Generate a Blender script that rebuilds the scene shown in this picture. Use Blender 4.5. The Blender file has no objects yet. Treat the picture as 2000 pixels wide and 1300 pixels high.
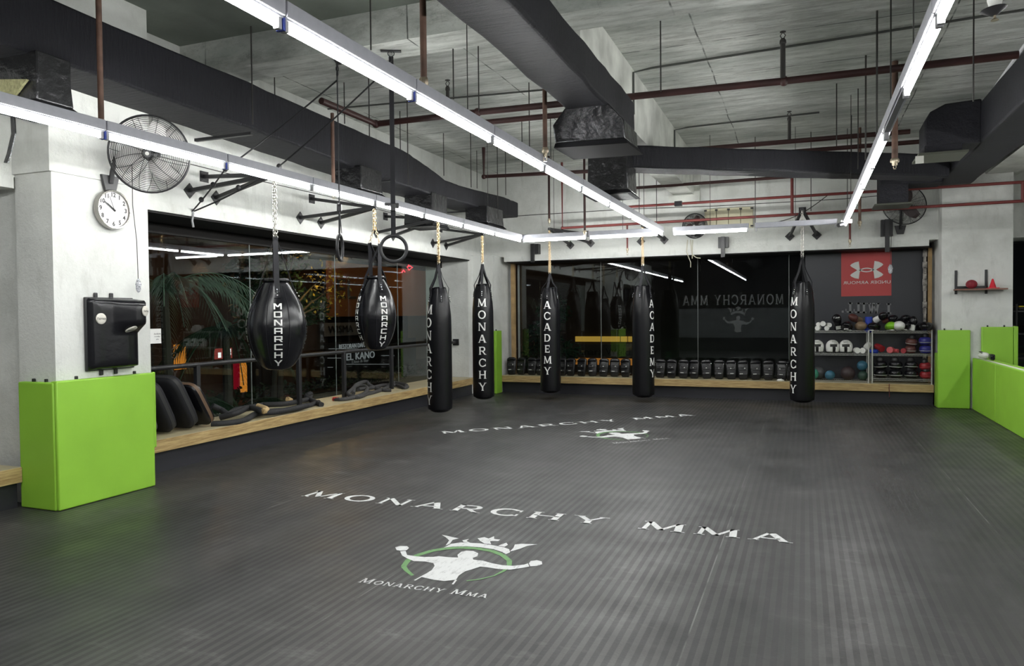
import bpy, bmesh, math, random
from math import sin, cos, pi, radians, atan2, sqrt
from mathutils import Vector, Matrix
random.seed(7)
sc = bpy.context.scene
COL = sc.collection

# ---------------------------------------------------------------- camera
F_PX, IW, IH, EYE = 1456.0, 2000.0, 1300.0, 1.6
YAW, PITCH, ROLL = radians(21.45), radians(1.37), radians(-0.56)
def _rot():
    cy, sy = cos(YAW), sin(YAW); cp, sp = cos(PITCH), sin(PITCH); cr, sr = cos(ROLL), sin(ROLL)
    Ry = Matrix(((cy, 0, sy), (0, 1, 0), (-sy, 0, cy)))
    Rx = Matrix(((1, 0, 0), (0, cp, -sp), (0, sp, cp)))
    Rz = Matrix(((cr, -sr, 0), (sr, cr, 0), (0, 0, 1)))
    return Rz @ Rx @ Ry
_M = _rot()
RW = Matrix((_M.col[0], _M.col[2], -_M.col[1]))        # camera (right, down, forward) -> world
CAM = Vector((0, 0, EYE))
cd = bpy.data.cameras.new('camera'); cam = bpy.data.objects.new('camera', cd); COL.objects.link(cam)
cd.sensor_width = 36.0; cd.lens = F_PX / IW * 36.0; cd.clip_end = 200
mw = Matrix.Identity(4)
for i in range(3):
    mw[i][0] = RW[i][0]; mw[i][1] = -RW[i][1]; mw[i][2] = -RW[i][2]; mw[i][3] = CAM[i]
cam.matrix_world = mw
sc.camera = cam
def _ray(px, py): return RW @ Vector((px - IW / 2, py - IH / 2, F_PX))
def onX(px, py, x): d = _ray(px, py); return CAM + d * (x / d[0])
def onY(px, py, y): d = _ray(px, py); return CAM + d * (y / d[1])
def onZ(px, py, z): d = _ray(px, py); return CAM + d * ((z - EYE) / d[2])

# ---------------------------------------------------------------- world, exposure
w = bpy.data.worlds.new('night'); sc.world = w; w.use_nodes = True
w.node_tree.nodes['Background'].inputs[0].default_value = (0.012, 0.016, 0.028, 1)
w.node_tree.nodes['Background'].inputs[1].default_value = 0.6
sc.view_settings.view_transform = 'Standard'; sc.view_settings.look = 'None'
sc.view_settings.exposure = 0.54; sc.view_settings.gamma = 1.0; sc.view_settings.use_curve_mapping = False
TUBE_POWER = 60.0

# ---------------------------------------------------------------- materials
MATS = {}
def mat(name, col, rough=0.6, metal=0.0, bump=None, var=None, spec=0.5, coat=0.0, trans=0.0):
    """bump=(scale,strength,detail) noise bump; var=(scale,amount) colour mottling"""
    if name in MATS: return MATS[name]
    m = bpy.data.materials.new(name); m.use_nodes = True; MATS[name] = m
    nt = m.node_tree; b = nt.nodes['Principled BSDF']
    b.inputs['Base Color'].default_value = (*col, 1); b.inputs['Roughness'].default_value = rough
    b.inputs['Metallic'].default_value = metal; b.inputs['Specular IOR Level'].default_value = spec
    b.inputs['Coat Weight'].default_value = coat; b.inputs['Transmission Weight'].default_value = trans
    tc = nt.nodes.new('ShaderNodeTexCoord')
    if bump:
        n = nt.nodes.new('ShaderNodeTexNoise'); n.inputs['Scale'].default_value = bump[0]
        n.inputs['Detail'].default_value = bump[2] if len(bump) > 2 else 4
        bp = nt.nodes.new('ShaderNodeBump'); bp.inputs['Strength'].default_value = bump[1]
        bp.inputs['Distance'].default_value = 0.02
        nt.links.new(tc.outputs['Object'], n.inputs['Vector']); nt.links.new(n.outputs['Fac'], bp.inputs['Height'])
        nt.links.new(bp.outputs['Normal'], b.inputs['Normal'])
    if var:
        n = nt.nodes.new('ShaderNodeTexNoise'); n.inputs['Scale'].default_value = var[0]; n.inputs['Detail'].default_value = 6
        mr = nt.nodes.new('ShaderNodeMapRange'); mr.inputs['To Min'].default_value = 1 - var[1]; mr.inputs['To Max'].default_value = 1 + var[1]
        mr.inputs['From Min'].default_value = 0.3; mr.inputs['From Max'].default_value = 0.7
        hv = nt.nodes.new('ShaderNodeHueSaturation'); hv.inputs['Color'].default_value = (*col, 1)
        nt.links.new(tc.outputs['Object'], n.inputs['Vector']); nt.links.new(n.outputs['Fac'], mr.inputs['Value'])
        nt.links.new(mr.outputs['Result'], hv.inputs['Value']); nt.links.new(hv.outputs['Color'], b.inputs['Base Color'])
    return m
def emit(name, col, s):
    if name in MATS: return MATS[name]
    m = bpy.data.materials.new(name); m.use_nodes = True; MATS[name] = m
    nt = m.node_tree; nt.nodes.clear(); o = nt.nodes.new('ShaderNodeOutputMaterial'); e = nt.nodes.new('ShaderNodeEmission')
    e.inputs[0].default_value = (*col, 1); e.inputs[1].default_value = s; nt.links.new(e.outputs[0], o.inputs[0]); return m
class G:            # tiny node-graph helper
    def __init__(s, m): s.nt = m.node_tree; s.b = s.nt.nodes.get('Principled BSDF')
    def n(s, t, **k):
        x = s.nt.nodes.new('ShaderNode' + t)
        for a, v in k.items(): setattr(x, a, v)
        return x
    def l(s, a, b): s.nt.links.new(a, b)
    def math(s, op, a, b=None, c=None):
        x = s.n('Math', operation=op)
        for i, v in enumerate((a, b, c)):
            if v is None: continue
            if isinstance(v, (int, float)): x.inputs[i].default_value = v
            else: s.l(v, x.inputs[i])
        return x.outputs[0]
    def noise(s, vec, scale, detail=4, rough=0.5):
        x = s.n('TexNoise'); x.inputs['Scale'].default_value = scale; x.inputs['Detail'].default_value = detail
        x.inputs['Roughness'].default_value = rough; s.l(vec, x.inputs['Vector']); return x.outputs['Fac']
    def mapr(s, v, a, b, c, d):
        x = s.n('MapRange'); s.l(v, x.inputs[0])
        for i, q in enumerate((a, b, c, d)): x.inputs[i + 1].default_value = q
        return x.outputs[0]
    def mix(s, f, a, b):
        x = s.n('Mix', data_type='RGBA')
        if isinstance(f, (int, float)): x.inputs[0].default_value = f
        else: s.l(f, x.inputs[0])
        for i, q in ((6, a), (7, b)):
            if isinstance(q, tuple): x.inputs[i].default_value = (*q, 1)
            else: s.l(q, x.inputs[i])
        return x.outputs[2]
    def scalev(s, v, sc_):
        x = s.n('Mapping'); x.inputs['Scale'].default_value = sc_; s.l(v, x.inputs['Vector']); return x.outputs[0]

M_white = mat('white_paint', (0.80, 0.81, 0.79), 0.75)
def _wall(m, light, dark, amt):
    g = G(m); tc = g.n('TexCoord').outputs['Object']
    f = g.mapr(g.noise(tc, 1.3, 8, 0.65), 0.42, 0.72, 0, 1)
    f2 = g.mapr(g.noise(g.scalev(tc, (1, 1, 0.25)), 6, 6, 0.7), 0.55, 0.8, 0, 1)
    c = g.mix(g.math('MULTIPLY', f, amt), light, dark); c = g.mix(g.math('MULTIPLY', f2, amt), c, dark)
    g.l(c, g.b.inputs['Base Color'])
    bp = g.n('Bump'); bp.inputs['Strength'].default_value = 0.6; bp.inputs['Distance'].default_value = 0.012
    g.l(g.noise(tc, 30, 6, 0.7), bp.inputs['Height']); g.l(bp.outputs[0], g.b.inputs['Normal'])
_wall(M_white, (0.70, 0.71, 0.685), (0.40, 0.41, 0.38), 0.62)
M_conc = mat('concrete_ceiling', (0.36, 0.38, 0.35), 0.85)
def _conc(m):
    g = G(m); tc = g.n('TexCoord').outputs['Object']
    a = g.mapr(g.noise(g.scalev(tc, (0.5, 1.4, 1)), 1.1, 10, 0.68), 0.35, 0.68, 0, 1)
    b = g.mapr(g.noise(g.scalev(tc, (0.35, 2.5, 1)), 4.5, 8, 0.75), 0.45, 0.72, 0, 1)
    c = g.mix(a, (0.40, 0.43, 0.40), (0.82, 0.83, 0.79)); c = g.mix(g.math('MULTIPLY', b, 0.85), c, (0.24, 0.245, 0.225))
    pz = g.mapr(g.noise(g.scalev(tc, (0.9, 1.8, 1)), 9, 9, 0.8), 0.56, 0.72, 0, 0.7); c = g.mix(pz, c, (0.15, 0.155, 0.14))
    # formwork board lines
    sp = g.n('SeparateXYZ'); g.l(tc, sp.inputs[0])
    nz = g.noise(tc, 0.8, 3)
    def line(v, period, off, wd):
        q = g.math('ADD', g.math('DIVIDE', v, period), g.math('MULTIPLY', nz, 0.03)); q = g.math('ADD', q, off)
        fr = g.math('FRACT', q); d = g.math('ABSOLUTE', g.math('SUBTRACT', fr, 0.5))
        return g.math('GREATER_THAN', d, 0.5 - wd / period)
    ln = g.math('MAXIMUM', line(sp.outputs[1], 1.22, 0.1, 0.009), line(sp.outputs[0], 2.44, 0.42, 0.008))
    brk = g.mapr(g.noise(tc, 3.2, 3), 0.42, 0.55, 0.15, 0.85)
    c = g.mix(g.math('MULTIPLY', ln, brk), c, (0.06, 0.065, 0.06))
    g.l(c, g.b.inputs['Base Color'])
    bp = g.n('Bump'); bp.inputs['Strength'].default_value = 0.5; bp.inputs['Distance'].default_value = 0.02
    g.l(b, bp.inputs['Height']); g.l(bp.outputs[0], g.b.inputs['Normal'])
_conc(M_conc)
M_floor = mat('ribbed_black_mat', (0.04, 0.04, 0.042), 0.5)
def _floor(m):
    g = G(m); tc = g.n('TexCoord').outputs['Object']; sp = g.n('SeparateXYZ'); g.l(tc, sp.inputs[0]); X = sp.outputs[0]
    rib = g.math('GREATER_THAN', g.math('FRACT', g.math('DIVIDE', X, 0.060)), 0.5)
    worn = g.mapr(g.noise(g.scalev(tc, (1, 0.5, 1)), 0.55, 8, 0.6), 0.42, 0.66, 0, 1)
    fine = g.mapr(g.noise(g.scalev(tc, (1, 0.25, 1)), 9, 8, 0.75), 0.4, 0.75, 0, 1)
    ribf = g.mapr(g.noise(g.scalev(tc, (1.1, 0.08, 1)), 1.7, 2), 0.36, 0.6, 0.1, 1.0)
    base = g.mix(worn, (0.022, 0.0228, 0.0225), (0.056, 0.054, 0.053))
    base = g.mix(g.math('MULTIPLY', fine, 0.25), base, (0.11, 0.105, 0.105))
    c = g.mix(g.math('MULTIPLY', g.math('MULTIPLY', rib, ribf), 0.62), base, (0.010, 0.010, 0.012))
    seam = g.math('ABSOLUTE', g.math('SUBTRACT', g.math('FRACT', g.math('DIVIDE', g.math('ADD', X, 0.54 + 1.83 * 10.5), 1.83)), 0.5))
    sm = g.math('LESS_THAN', seam, 0.0022)
    nsm = g.mapr(g.noise(g.scalev(tc, (1, 1, 1)), 2.5, 4), 0.4, 0.6, 0, 1)
    c = g.mix(g.math('MULTIPLY', sm, 0.8), c, g.mix(nsm, (0.01, 0.01, 0.01), (0.16, 0.16, 0.155)))
    # scuffs: chalky smears and crosswise cuts
    sc1 = g.mapr(g.noise(g.scalev(tc, (1.0, 2.0, 1)), 3.0, 10, 0.75), 0.54, 0.76, 0, 0.7)
    c = g.mix(g.math('MULTIPLY', sc1, worn), c, (0.22, 0.215, 0.21))
    cut = g.mapr(g.noise(g.scalev(tc, (0.6, 26, 1)), 1.6, 2, 0.4), 0.70, 0.73, 0, 0.8)
    c = g.mix(g.math('MULTIPLY', cut, worn), c, (0.012, 0.012, 0.012))
    g.l(c, g.b.inputs['Base Color'])
    r = g.math('ADD', g.math('MULTIPLY', rib, 0.06), g.mapr(g.noise(tc, 2.2, 6), 0.35, 0.7, 0.36, 0.50)); g.l(r, g.b.inputs['Roughness'])
    g.b.inputs['Specular IOR Level'].default_value = 0.42
    bp = g.n('Bump'); bp.inputs['Strength'].default_value = 0.35; bp.inputs['Distance'].default_value = 0.0015
    g.l(g.math('ADD', rib, g.math('MULTIPLY', g.noise(tc, 60, 4), 0.8)), bp.inputs['Height']); g.l(bp.outputs[0], g.b.inputs['Normal'])
_floor(M_floor)
def wrap_mat(name, base, rough):
    m = mat(name, base, rough); g = G(m); tc = g.n('TexCoord').outputs['Object']
    a = g.noise(g.scalev(tc, (3, 22, 3)), 1.6, 8, 0.7); b = g.noise(tc, 1.1, 5)
    bp = g.n('Bump'); bp.inputs['Strength'].default_value = 0.9; bp.inputs['Distance'].default_value = 0.05; g.b.inputs['Specular IOR Level'].default_value = 0.3
    g.l(a, bp.inputs['Height']); g.l(bp.outputs[0], g.b.inputs['Normal'])
    c = g.mix(g.mapr(b, 0.4, 0.7, 0, 1), base, tuple(x * 1.5 + 0.003 for x in base)); g.l(c, g.b.inputs['Base Color'])
    return m
M_duct = wrap_mat('black_duct_wrap', (0.008, 0.008, 0.012), 0.55)
M_foil = mat('black_foil_tape', (0.05, 0.05, 0.053), 0.22, 0.7, bump=(8, 1.0, 9))
M_green = mat('lime_vinyl', (0.27, 0.54, 0.045), 0.45, bump=(5, 0.12, 6), var=(2.5, 0.06))
M_oak = mat('oak_laminate', (0.50, 0.36, 0.17), 0.5)
def _oak(m):
    g = G(m); tc = g.n('TexCoord').outputs['Object']
    a = g.noise(g.scalev(tc, (1.5, 1.5, 26)), 2.2, 9, 0.7)
    c = g.mix(g.mapr(a, 0.36, 0.66, 0, 1), (0.27, 0.17, 0.065), (0.58, 0.43, 0.20)); g.l(c, g.b.inputs['Base Color'])
_oak(M_oak)
M_oaktop = mat('pale_laminate_top', (0.46, 0.40, 0.25), 0.45, var=(3, 0.08))
M_plinth = mat('dark_grey_vinyl', (0.022, 0.022, 0.028), 0.5, bump=(6, 0.15))
M_leather = mat('black_leather', (0.006, 0.006, 0.008), 0.24, bump=(16, 0.10, 8), spec=0.45)
M_leather2 = mat('black_bag_leather', (0.0055, 0.0055, 0.007), 0.30, bump=(7, 0.16, 6), spec=0.32)
M_web = mat('black_webbing', (0.014, 0.014, 0.017), 0.7, spec=.3)
M_blk = mat('black_painted_steel', (0.018, 0.018, 0.020), 0.42, bump=(30, 0.08))
M_rub = mat('black_rubber', (0.016, 0.016, 0.018), 0.55)
M_print = mat('white_print', (0.82, 0.82, 0.80), 0.55)
M_chain = mat('zinc_chain', (0.62, 0.60, 0.56), 0.28, 1.0)
M_gold = mat('brassy_chain', (0.62, 0.47, 0.27), 0.30, 1.0)
M_chrome = mat('chrome', (0.75, 0.75, 0.76), 0.15, 1.0)
M_galv = mat('white_enamel_housing', (0.40, 0.405, 0.45), 0.5, var=(14, 0.06))
M_maroon = mat('maroon_pipe', (0.036, 0.011, 0.010), 0.5, var=(3, 0.3))
M_redp = mat('red_pipe', (0.15, 0.025, 0.023), 0.5, var=(3, 0.2))
M_rust = mat('rusty_brown_pipe', (0.125, 0.068, 0.048), 0.6, var=(7, 0.5))
M_brass = mat('tarnished_brass', (0.42, 0.36, 0.27), 0.4, 0.8, var=(30, 0.3))
M_rod = mat('dark_threaded_steel', (0.030, 0.028, 0.026), 0.6)
M_frame = mat('dark_window_frame', (0.007, 0.006, 0.0055), 0.6, spec=.2)
M_tube = emit('lit_tube', (0.985, 0.995, 0.97), TUBE_POWER)
M_sock = mat('grey_socket', (0.45, 0.45, 0.47), 0.5)
M_blue = mat('blue_clip', (0.03, 0.055, 0.30), 0.5)
M_silver = mat('silver_leather', (0.62, 0.60, 0.54), 0.4, var=(20, 0.12))
def glass(name, tint, ior=1.5, rmin=0.0):
    m = bpy.data.materials.new(name); m.use_nodes = True; nt = m.node_tree; nt.nodes.clear(); MATS[name] = m
    o = nt.nodes.new('ShaderNodeOutputMaterial'); t = nt.nodes.new('ShaderNodeBsdfTransparent'); t.inputs[0].default_value = (*tint, 1)
    gl = nt.nodes.new('ShaderNodeBsdfGlossy'); gl.inputs['Roughness'].default_value = 0.0; gl.inputs[0].default_value = (0.95, 0.97, 1, 1)
    fr = nt.nodes.new('ShaderNodeFresnel'); ge = nt.nodes.new('ShaderNodeNewGeometry'); io = nt.nodes.new('ShaderNodeMapRange')
    io.inputs['To Min'].default_value = ior; io.inputs['To Max'].default_value = 1 / ior      # same reflectance on both faces of the pane
    nt.links.new(ge.outputs['Backfacing'], io.inputs['Value']); nt.links.new(io.outputs[0], fr.inputs[0]); mx = nt.nodes.new('ShaderNodeMixShader')
    nt.links.new(fr.outputs[0], mx.inputs[0]); nt.links.new(t.outputs[0], mx.inputs[1]); nt.links.new(gl.outputs[0], mx.inputs[2])
    nt.links.new(mx.outputs[0], o.inputs[0]); return m
M_matte = mat('matt_black_sheet', (0.010, 0.010, 0.011), 0.9, spec=0.08)
M_glass = glass('window_glass', (0.86, 0.91, 0.89), 1.55)

# ---------------------------------------------------------------- mesh building
class MB:
    def __init__(s): s.v = []; s.f = []
    def add(s, vs, fs, mtx=None):
        o = len(s.v)
        for p in vs:
            p = Vector(p); s.v.append(tuple(mtx @ p) if mtx else tuple(p))
        s.f += [tuple(o + i for i in f) for f in fs]; return s
    def box(s, a, b, mtx=None):
        (x0, y0, z0), (x1, y1, z1) = a, b
        return s.add([(x0, y0, z0), (x1, y0, z0), (x1, y1, z0), (x0, y1, z0), (x0, y0, z1), (x1, y0, z1), (x1, y1, z1), (x0, y1, z1)],
                     [(0, 3, 2, 1), (4, 5, 6, 7), (0, 1, 5, 4), (1, 2, 6, 5), (2, 3, 7, 6), (3, 0, 4, 7)], mtx)
    def cb(s, c, d, mtx=None):
        return s.box([c[i] - d[i] / 2 for i in range(3)], [c[i] + d[i] / 2 for i in range(3)], mtx)
    def hexa(s, p):     # 8 corners: bottom loop, top loop
        return s.add(p, [(0, 3, 2, 1), (4, 5, 6, 7), (0, 1, 5, 4), (1, 2, 6, 5), (2, 3, 7, 6), (3, 0, 4, 7)])
    def tube(s, path, r, n=10, closed=False, cap=True, flat=None, up=None):
        """sweep along path; r number or list; flat=(w,h) gives a rectangular strap section"""
        P = [Vector(p) for p in path]; N = len(P); R = r if isinstance(r, (list, tuple)) else [r] * N
        def tan(i):
            a = P[(i - 1) % N] if (closed or i > 0) else P[i]; b = P[(i + 1) % N] if (closed or i < N - 1) else P[i]
            d = b - a
            return d.normalized() if d.length > 1e-9 else Vector((0, 0, 1))
        t0 = tan(0); u = Vector(up) if up else (Vector((0, 0, 1)) if abs(t0.z) < 0.9 else Vector((1, 0, 0)))
        u = (u - t0 * u.dot(t0)).normalized(); o = len(s.v)
        if flat: n = 4
        for i in range(N):
            t = tan(i); u = (u - t * u.dot(t)); u = u.normalized() if u.length > 1e-6 else t.orthogonal().normalized(); w_ = t.cross(u)
            if flat:
                a, b = flat[0] / 2, flat[1] / 2
                q = [(-a, -b), (a, -b), (a, b), (-a, b)]
                for x, y in q: s.v.append(tuple(P[i] + w_ * x + u * y))
            else:
                for k in range(n):
                    an = 2 * pi * k / n; s.v.append(tuple(P[i] + (u * cos(an) + w_ * sin(an)) * R[i]))
        for i in range(N if closed else N - 1):
            a = o + i * n; b = o + ((i + 1) % N) * n
            for k in range(n): s.f.append((a + k, a + (k + 1) % n, b + (k + 1) % n, b + k))
        if cap and not closed:
            s.f.append(tuple(o + k for k in range(n))[::-1]); s.f.append(tuple(o + (N - 1) * n + k for k in range(n)))
        return s
    def lathe(s, prof, n=24, c=(0, 0, 0), mtx=None):     # prof [(r,z)] from bottom to top
        vs = []; fs = []; m = len(prof)
        for (r, z) in prof:
            for k in range(n):
                a = 2 * pi * k / n; vs.append((c[0] + r * cos(a), c[1] + r * sin(a), c[2] + z))
        for i in range(m - 1):
            for k in range(n): fs.append((i * n + k, i * n + (k + 1) % n, (i + 1) * n + (k + 1) % n, (i + 1) * n + k))
        flat_ = m == 2 and abs(prof[0][1] - prof[1][1]) < 1e-6
        if prof[0][0] > 1e-5 and not flat_: fs.append(tuple(range(n))[::-1])
        if prof[-1][0] > 1e-5 and not flat_: fs.append(tuple((m - 1) * n + k for k in range(n)))
        return s.add(vs, fs, mtx)
    def ell(s, c, r, n=16, m=10, mtx=None, fn=None):
        vs = []; fs = []
        for i in range(m + 1):
            th = pi * i / m
            for k in range(n):
                a = 2 * pi * k / n; p = Vector((sin(th) * cos(a), sin(th) * sin(a), -cos(th)))
                if fn: p = fn(p)
                vs.append((c[0] + p.x * r[0], c[1] + p.y * r[1], c[2] + p.z * r[2]))
        for i in range(m):
            for k in range(n): fs.append((i * n + k, i * n + (k + 1) % n, (i + 1) * n + (k + 1) % n, (i + 1) * n + k))
        return s.add(vs, fs, mtx)
    def poly(s, pts, nrm, th):   # extruded polygon: pts 3-D coplanar, thickness along nrm
        n = len(pts); d = Vector(nrm) * th; o = len(s.v)
        for p in pts: s.v.append(tuple(Vector(p)))
        for p in pts: s.v.append(tuple(Vector(p) + d))
        s.f.append(tuple(o + k for k in range(n))[::-1]); s.f.append(tuple(o + n + k for k in range(n)))
        for k in range(n): s.f.append((o + k, o + (k + 1) % n, o + n + (k + 1) % n, o + n + k))
        return s
    def build(s, name, m, parent=None, bevel=0, seg=2, smooth=True, angle=35, sub=0):
        me = bpy.data.meshes.new(name); me.from_pydata(s.v, [], s.f)
        bm = bmesh.new(); bm.from_mesh(me); bmesh.ops.remove_doubles(bm, verts=bm.verts, dist=1e-5)
        bmesh.ops.recalc_face_normals(bm, faces=bm.faces); bm.to_mesh(me); bm.free(); me.update()
        if smooth:
            me.shade_smooth(); me.set_sharp_from_angle(angle=radians(angle))
        me.materials.append(m); o = bpy.data.objects.new(name, me); COL.objects.link(o)
        if bevel:
            b = o.modifiers.new('bevel', 'BEVEL'); b.width = bevel; b.segments = seg; b.limit_method = 'ANGLE'; b.angle_limit = radians(40)
            me.shade_smooth()
        if sub:
            b = o.modifiers.new('sub', 'SUBSURF'); b.levels = sub; b.render_levels = sub
        if parent: o.parent = parent
        return o
def tag(o, label=None, cat=None, group=None, kind=None):
    if label: o['label'] = label
    if cat: o['category'] = cat
    if group: o['group'] = group
    if kind: o['kind'] = kind
    return o
def thing(name, label, cat, loc=(0, 0, 0), rot=(0, 0, 0), group=None):
    o = bpy.data.objects.new(name, None); COL.objects.link(o); o.location = loc; o.rotation_euler = rot
    o.empty_display_size = 0.1
    return tag(o, label, cat, group)
def dup(root, loc, rot=(0, 0, 0), label=None, group=None, scale=None):
    r = root.copy(); COL.objects.link(r); r.location = loc; r.rotation_euler = rot
    if label: r['label'] = label
    if group: r['group'] = group
    if scale: r.scale = scale
    for ch in list(root.children):
        c = ch.copy(); COL.objects.link(c); c.parent = r
        for g_ in ch.children:
            d = g_.copy(); COL.objects.link(d); d.parent = c
    return r
def struct(mb, name, m, **k):
    o = mb.build(name, m, **k); o['kind'] = 'structure'; return o
def text_mesh(name, txt, size, m, mtx, parent=None, extrude=0.001, sx=1.0, align='CENTER', bold=0.0):
    cu = bpy.data.curves.new(name, 'FONT'); cu.body = txt; cu.size = size; cu.extrude = extrude; cu.align_x = align; cu.align_y = 'CENTER'
    cu.resolution_u = 3; cu.offset = bold
    t = bpy.data.objects.new(name + '_t', cu); COL.objects.link(t); bpy.context.view_layer.update()
    dg = bpy.context.evaluated_depsgraph_get(); me = bpy.data.meshes.new_from_object(t.evaluated_get(dg))
    bpy.data.objects.remove(t); me.transform(mtx @ Matrix.Diagonal((sx, 1, 1, 1))); me.materials.clear(); me.materials.append(m)
    o = bpy.data.objects.new(name, me); COL.objects.link(o)
    if parent: o.parent = parent
    return o
def frame(origin, ux, uy):      # matrix whose local x,y,z axes are ux, uy, ux x uy
    ux = Vector(ux).normalized(); uy = Vector(uy).normalized(); uz = ux.cross(uy); m = Matrix.Identity(4)
    for i in range(3): m[i][0] = ux[i]; m[i][1] = uy[i]; m[i][2] = uz[i]; m[i][3] = origin[i]
    return m

# ---------------------------------------------------------------- lettering (wide capitals drawn as strokes)
def _par(x0, y0, x1, y1, w): return [(x0 - w / 2, y0), (x0 + w / 2, y0), (x1 + w / 2, y1), (x1 - w / 2, y1)]
def _hb(x0, x1, y, h): return [(x0, y - h / 2), (x1, y - h / 2), (x1, y + h / 2), (x0, y + h / 2)]
def _arc(cx, cy, rx, ry, a0, a1, tx, ty, n=14):
    out = []
    for i in range(n):
        p = []
        for a, q in ((a0 + (a1 - a0) * i / n, 1), (a0 + (a1 - a0) * (i + 1) / n, 1), (a0 + (a1 - a0) * (i + 1) / n, 0), (a0 + (a1 - a0) * i / n, 0)):
            an = radians(a); p.append((cx + cos(an) * (rx - (0 if q else tx)), cy + sin(an) * (ry - (0 if q else ty))))
        out.append(p)
    return out
S_, T_, E_ = 0.21, 0.13, 0.055          # stem, thin stroke, serif height
def _sf(x, y, w=0.36): return _hb(x - w / 2, x + w / 2, y + (E_ / 2 if y < .5 else -E_ / 2), E_)
def serif_glyph(c):
    if c == 'M': return 1.35, [_par(.20, 0, .26, 1, T_), _par(.26, 1, .68, .08, S_), _par(.68, .08, 1.12, 1, T_), _par(1.16, 0, 1.12, 1, S_), _sf(.2, 0, .32), _sf(1.16, 0, .4), _sf(.2, 1, .22), _sf(1.16, 1, .26)]
    if c == 'O': return 1.25, _arc(.625, .5, .58, .53, 0, 360, .21, .13, 26)
    if c == 'N': return 1.22, [_par(.20, 0, .20, 1, T_), _par(.22, 1, 1.0, 0, S_ * 1.1), _par(1.03, 0, 1.03, 1, T_), _sf(.2, 0, .32), _sf(1.03, 1, .32), _sf(.16, 1, .26)]
    if c == 'A': return 1.2, [_par(.16, 0, .58, 1, T_), _par(1.02, 0, .62, 1, S_ * 1.15), _hb(.32, .88, .32, .1), _sf(.16, 0, .32), _sf(1.04, 0, .38), _hb(.48, .72, .97, .06)]
    if c == 'R': return 1.15, [_par(.25, 0, .25, 1, S_), _hb(.2, .72, .945, .11), _hb(.2, .72, .46, .11)] + _arc(.70, .70, .32, .30, -90, 90, .2, .11) + [_par(1.0, 0, .62, .44, S_), _sf(.25, 0), _sf(1.02, 0, .3), _sf(.2, 1, .24)]
    if c == 'C': return 1.15, _arc(.62, .5, .56, .53, 42, 318, .2, .13, 20) + [_par(1.04, .66, 1.04, .92, .08), _par(1.04, .08, 1.04, .34, .08)]
    if c == 'H': return 1.25, [_par(.25, 0, .25, 1, S_), _par(1.0, 0, 1.0, 1, S_), _hb(.2, 1.05, .5, .11), _sf(.25, 0), _sf(.25, 1), _sf(1., 0), _sf(1., 1)]
    if c == 'Y': return 1.2, [_par(.60, 0, .60, .45, S_), _par(.60, .42, .18, 1, S_ * 1.1), _par(.60, .42, 1.0, 1, T_), _sf(.6, 0), _sf(.18, 1, .38), _sf(1., 1, .34)]
    if c == 'D': return 1.2, [_par(.25, 0, .25, 1, S_), _hb(.2, .62, .94, .12), _hb(.2, .62, .06, .12)] + _arc(.60, .5, .50, .5, -90, 90, .21, .12) + [_sf(.2, 0, .24), _sf(.2, 1, .24)]
    if c == 'E': return 1.0, [_par(.25, 0, .25, 1, S_), _hb(.2, .85, .94, .12), _hb(.2, .85, .06, .12), _hb(.2, .72, .5, .11), _par(.84, 0, .84, .28, .07), _par(.84, .72, .84, 1, .07), _sf(.2, 0, .24), _sf(.2, 1, .24)]
    if c == 'I': return .6, [_par(.3, 0, .3, 1, .26), _hb(.04, .56, .08, .16), _hb(.04, .56, .92, .16)]
    if c == 'L': return .9, [_par(.28, 0, .28, 1, .26), _hb(.04, .8, .08, .16), _hb(.04, .52, .92, .16), _par(.76, 0, .76, .38, .12)]
    if c == 'W': return 1.5, [_par(.22, 1, .45, 0, .25), _par(.45, 0, .75, .9, .16), _par(.75, .9, 1.05, 0, .25), _par(1.05, 0, 1.28, 1, .16), _hb(.02, .46, .94, .12), _hb(1.06, 1.5, .94, .12), _hb(.6, .9, .94, .12)]
    if c == '.': return .4, [_hb(.08, .32, .1, .2)]
    return .55, []
def square_glyph(c):
    t, h = .24, .19
    if c == 'M': return 1.3, [_par(.14, 0, .14, 1, t), _par(1.12, 0, 1.12, 1, t), _par(.16, 1, .63, .38, t * 1.2), _par(1.1, 1, .63, .38, t * 1.2)]
    if c == 'O': return 1.3, [_par(.14, .08, .14, .92, t), _par(1.12, .08, 1.12, .92, t), _hb(.06, 1.2, .905, h), _hb(.06, 1.2, .095, h)]
    if c == 'N': return 1.3, [_par(.14, 0, .14, 1, t), _par(1.12, 0, 1.12, 1, t), _par(.18, 1, 1.08, 0, t * 1.25)]
    if c == 'A': return 1.3, [_par(.14, 0, .14, .9, t), _par(1.12, 0, 1.12, .9, t), _hb(.06, 1.2, .905, h), _hb(.14, 1.12, .40, h)]
    if c == 'R': return 1.3, [_par(.14, 0, .14, 1, t), _hb(.06, 1.2, .905, h), _hb(.14, 1.2, .42, h), _par(1.12, .36, 1.12, .95, t), _par(1.14, 0, .78, .4, t * 1.2)]
    if c == 'C': return 1.3, [_par(.14, .08, .14, .92, t), _hb(.06, 1.24, .905, h), _hb(.06, 1.24, .095, h)]
    if c == 'H': return 1.3, [_par(.14, 0, .14, 1, t), _par(1.12, 0, 1.12, 1, t), _hb(.14, 1.12, .5, h)]
    if c == 'Y': return 1.3, [_par(.63, 0, .63, .45, t), _par(.63, .4, .14, 1, t * 1.15), _par(.63, .4, 1.12, 1, t * 1.15)]
    return .6, []
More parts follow.
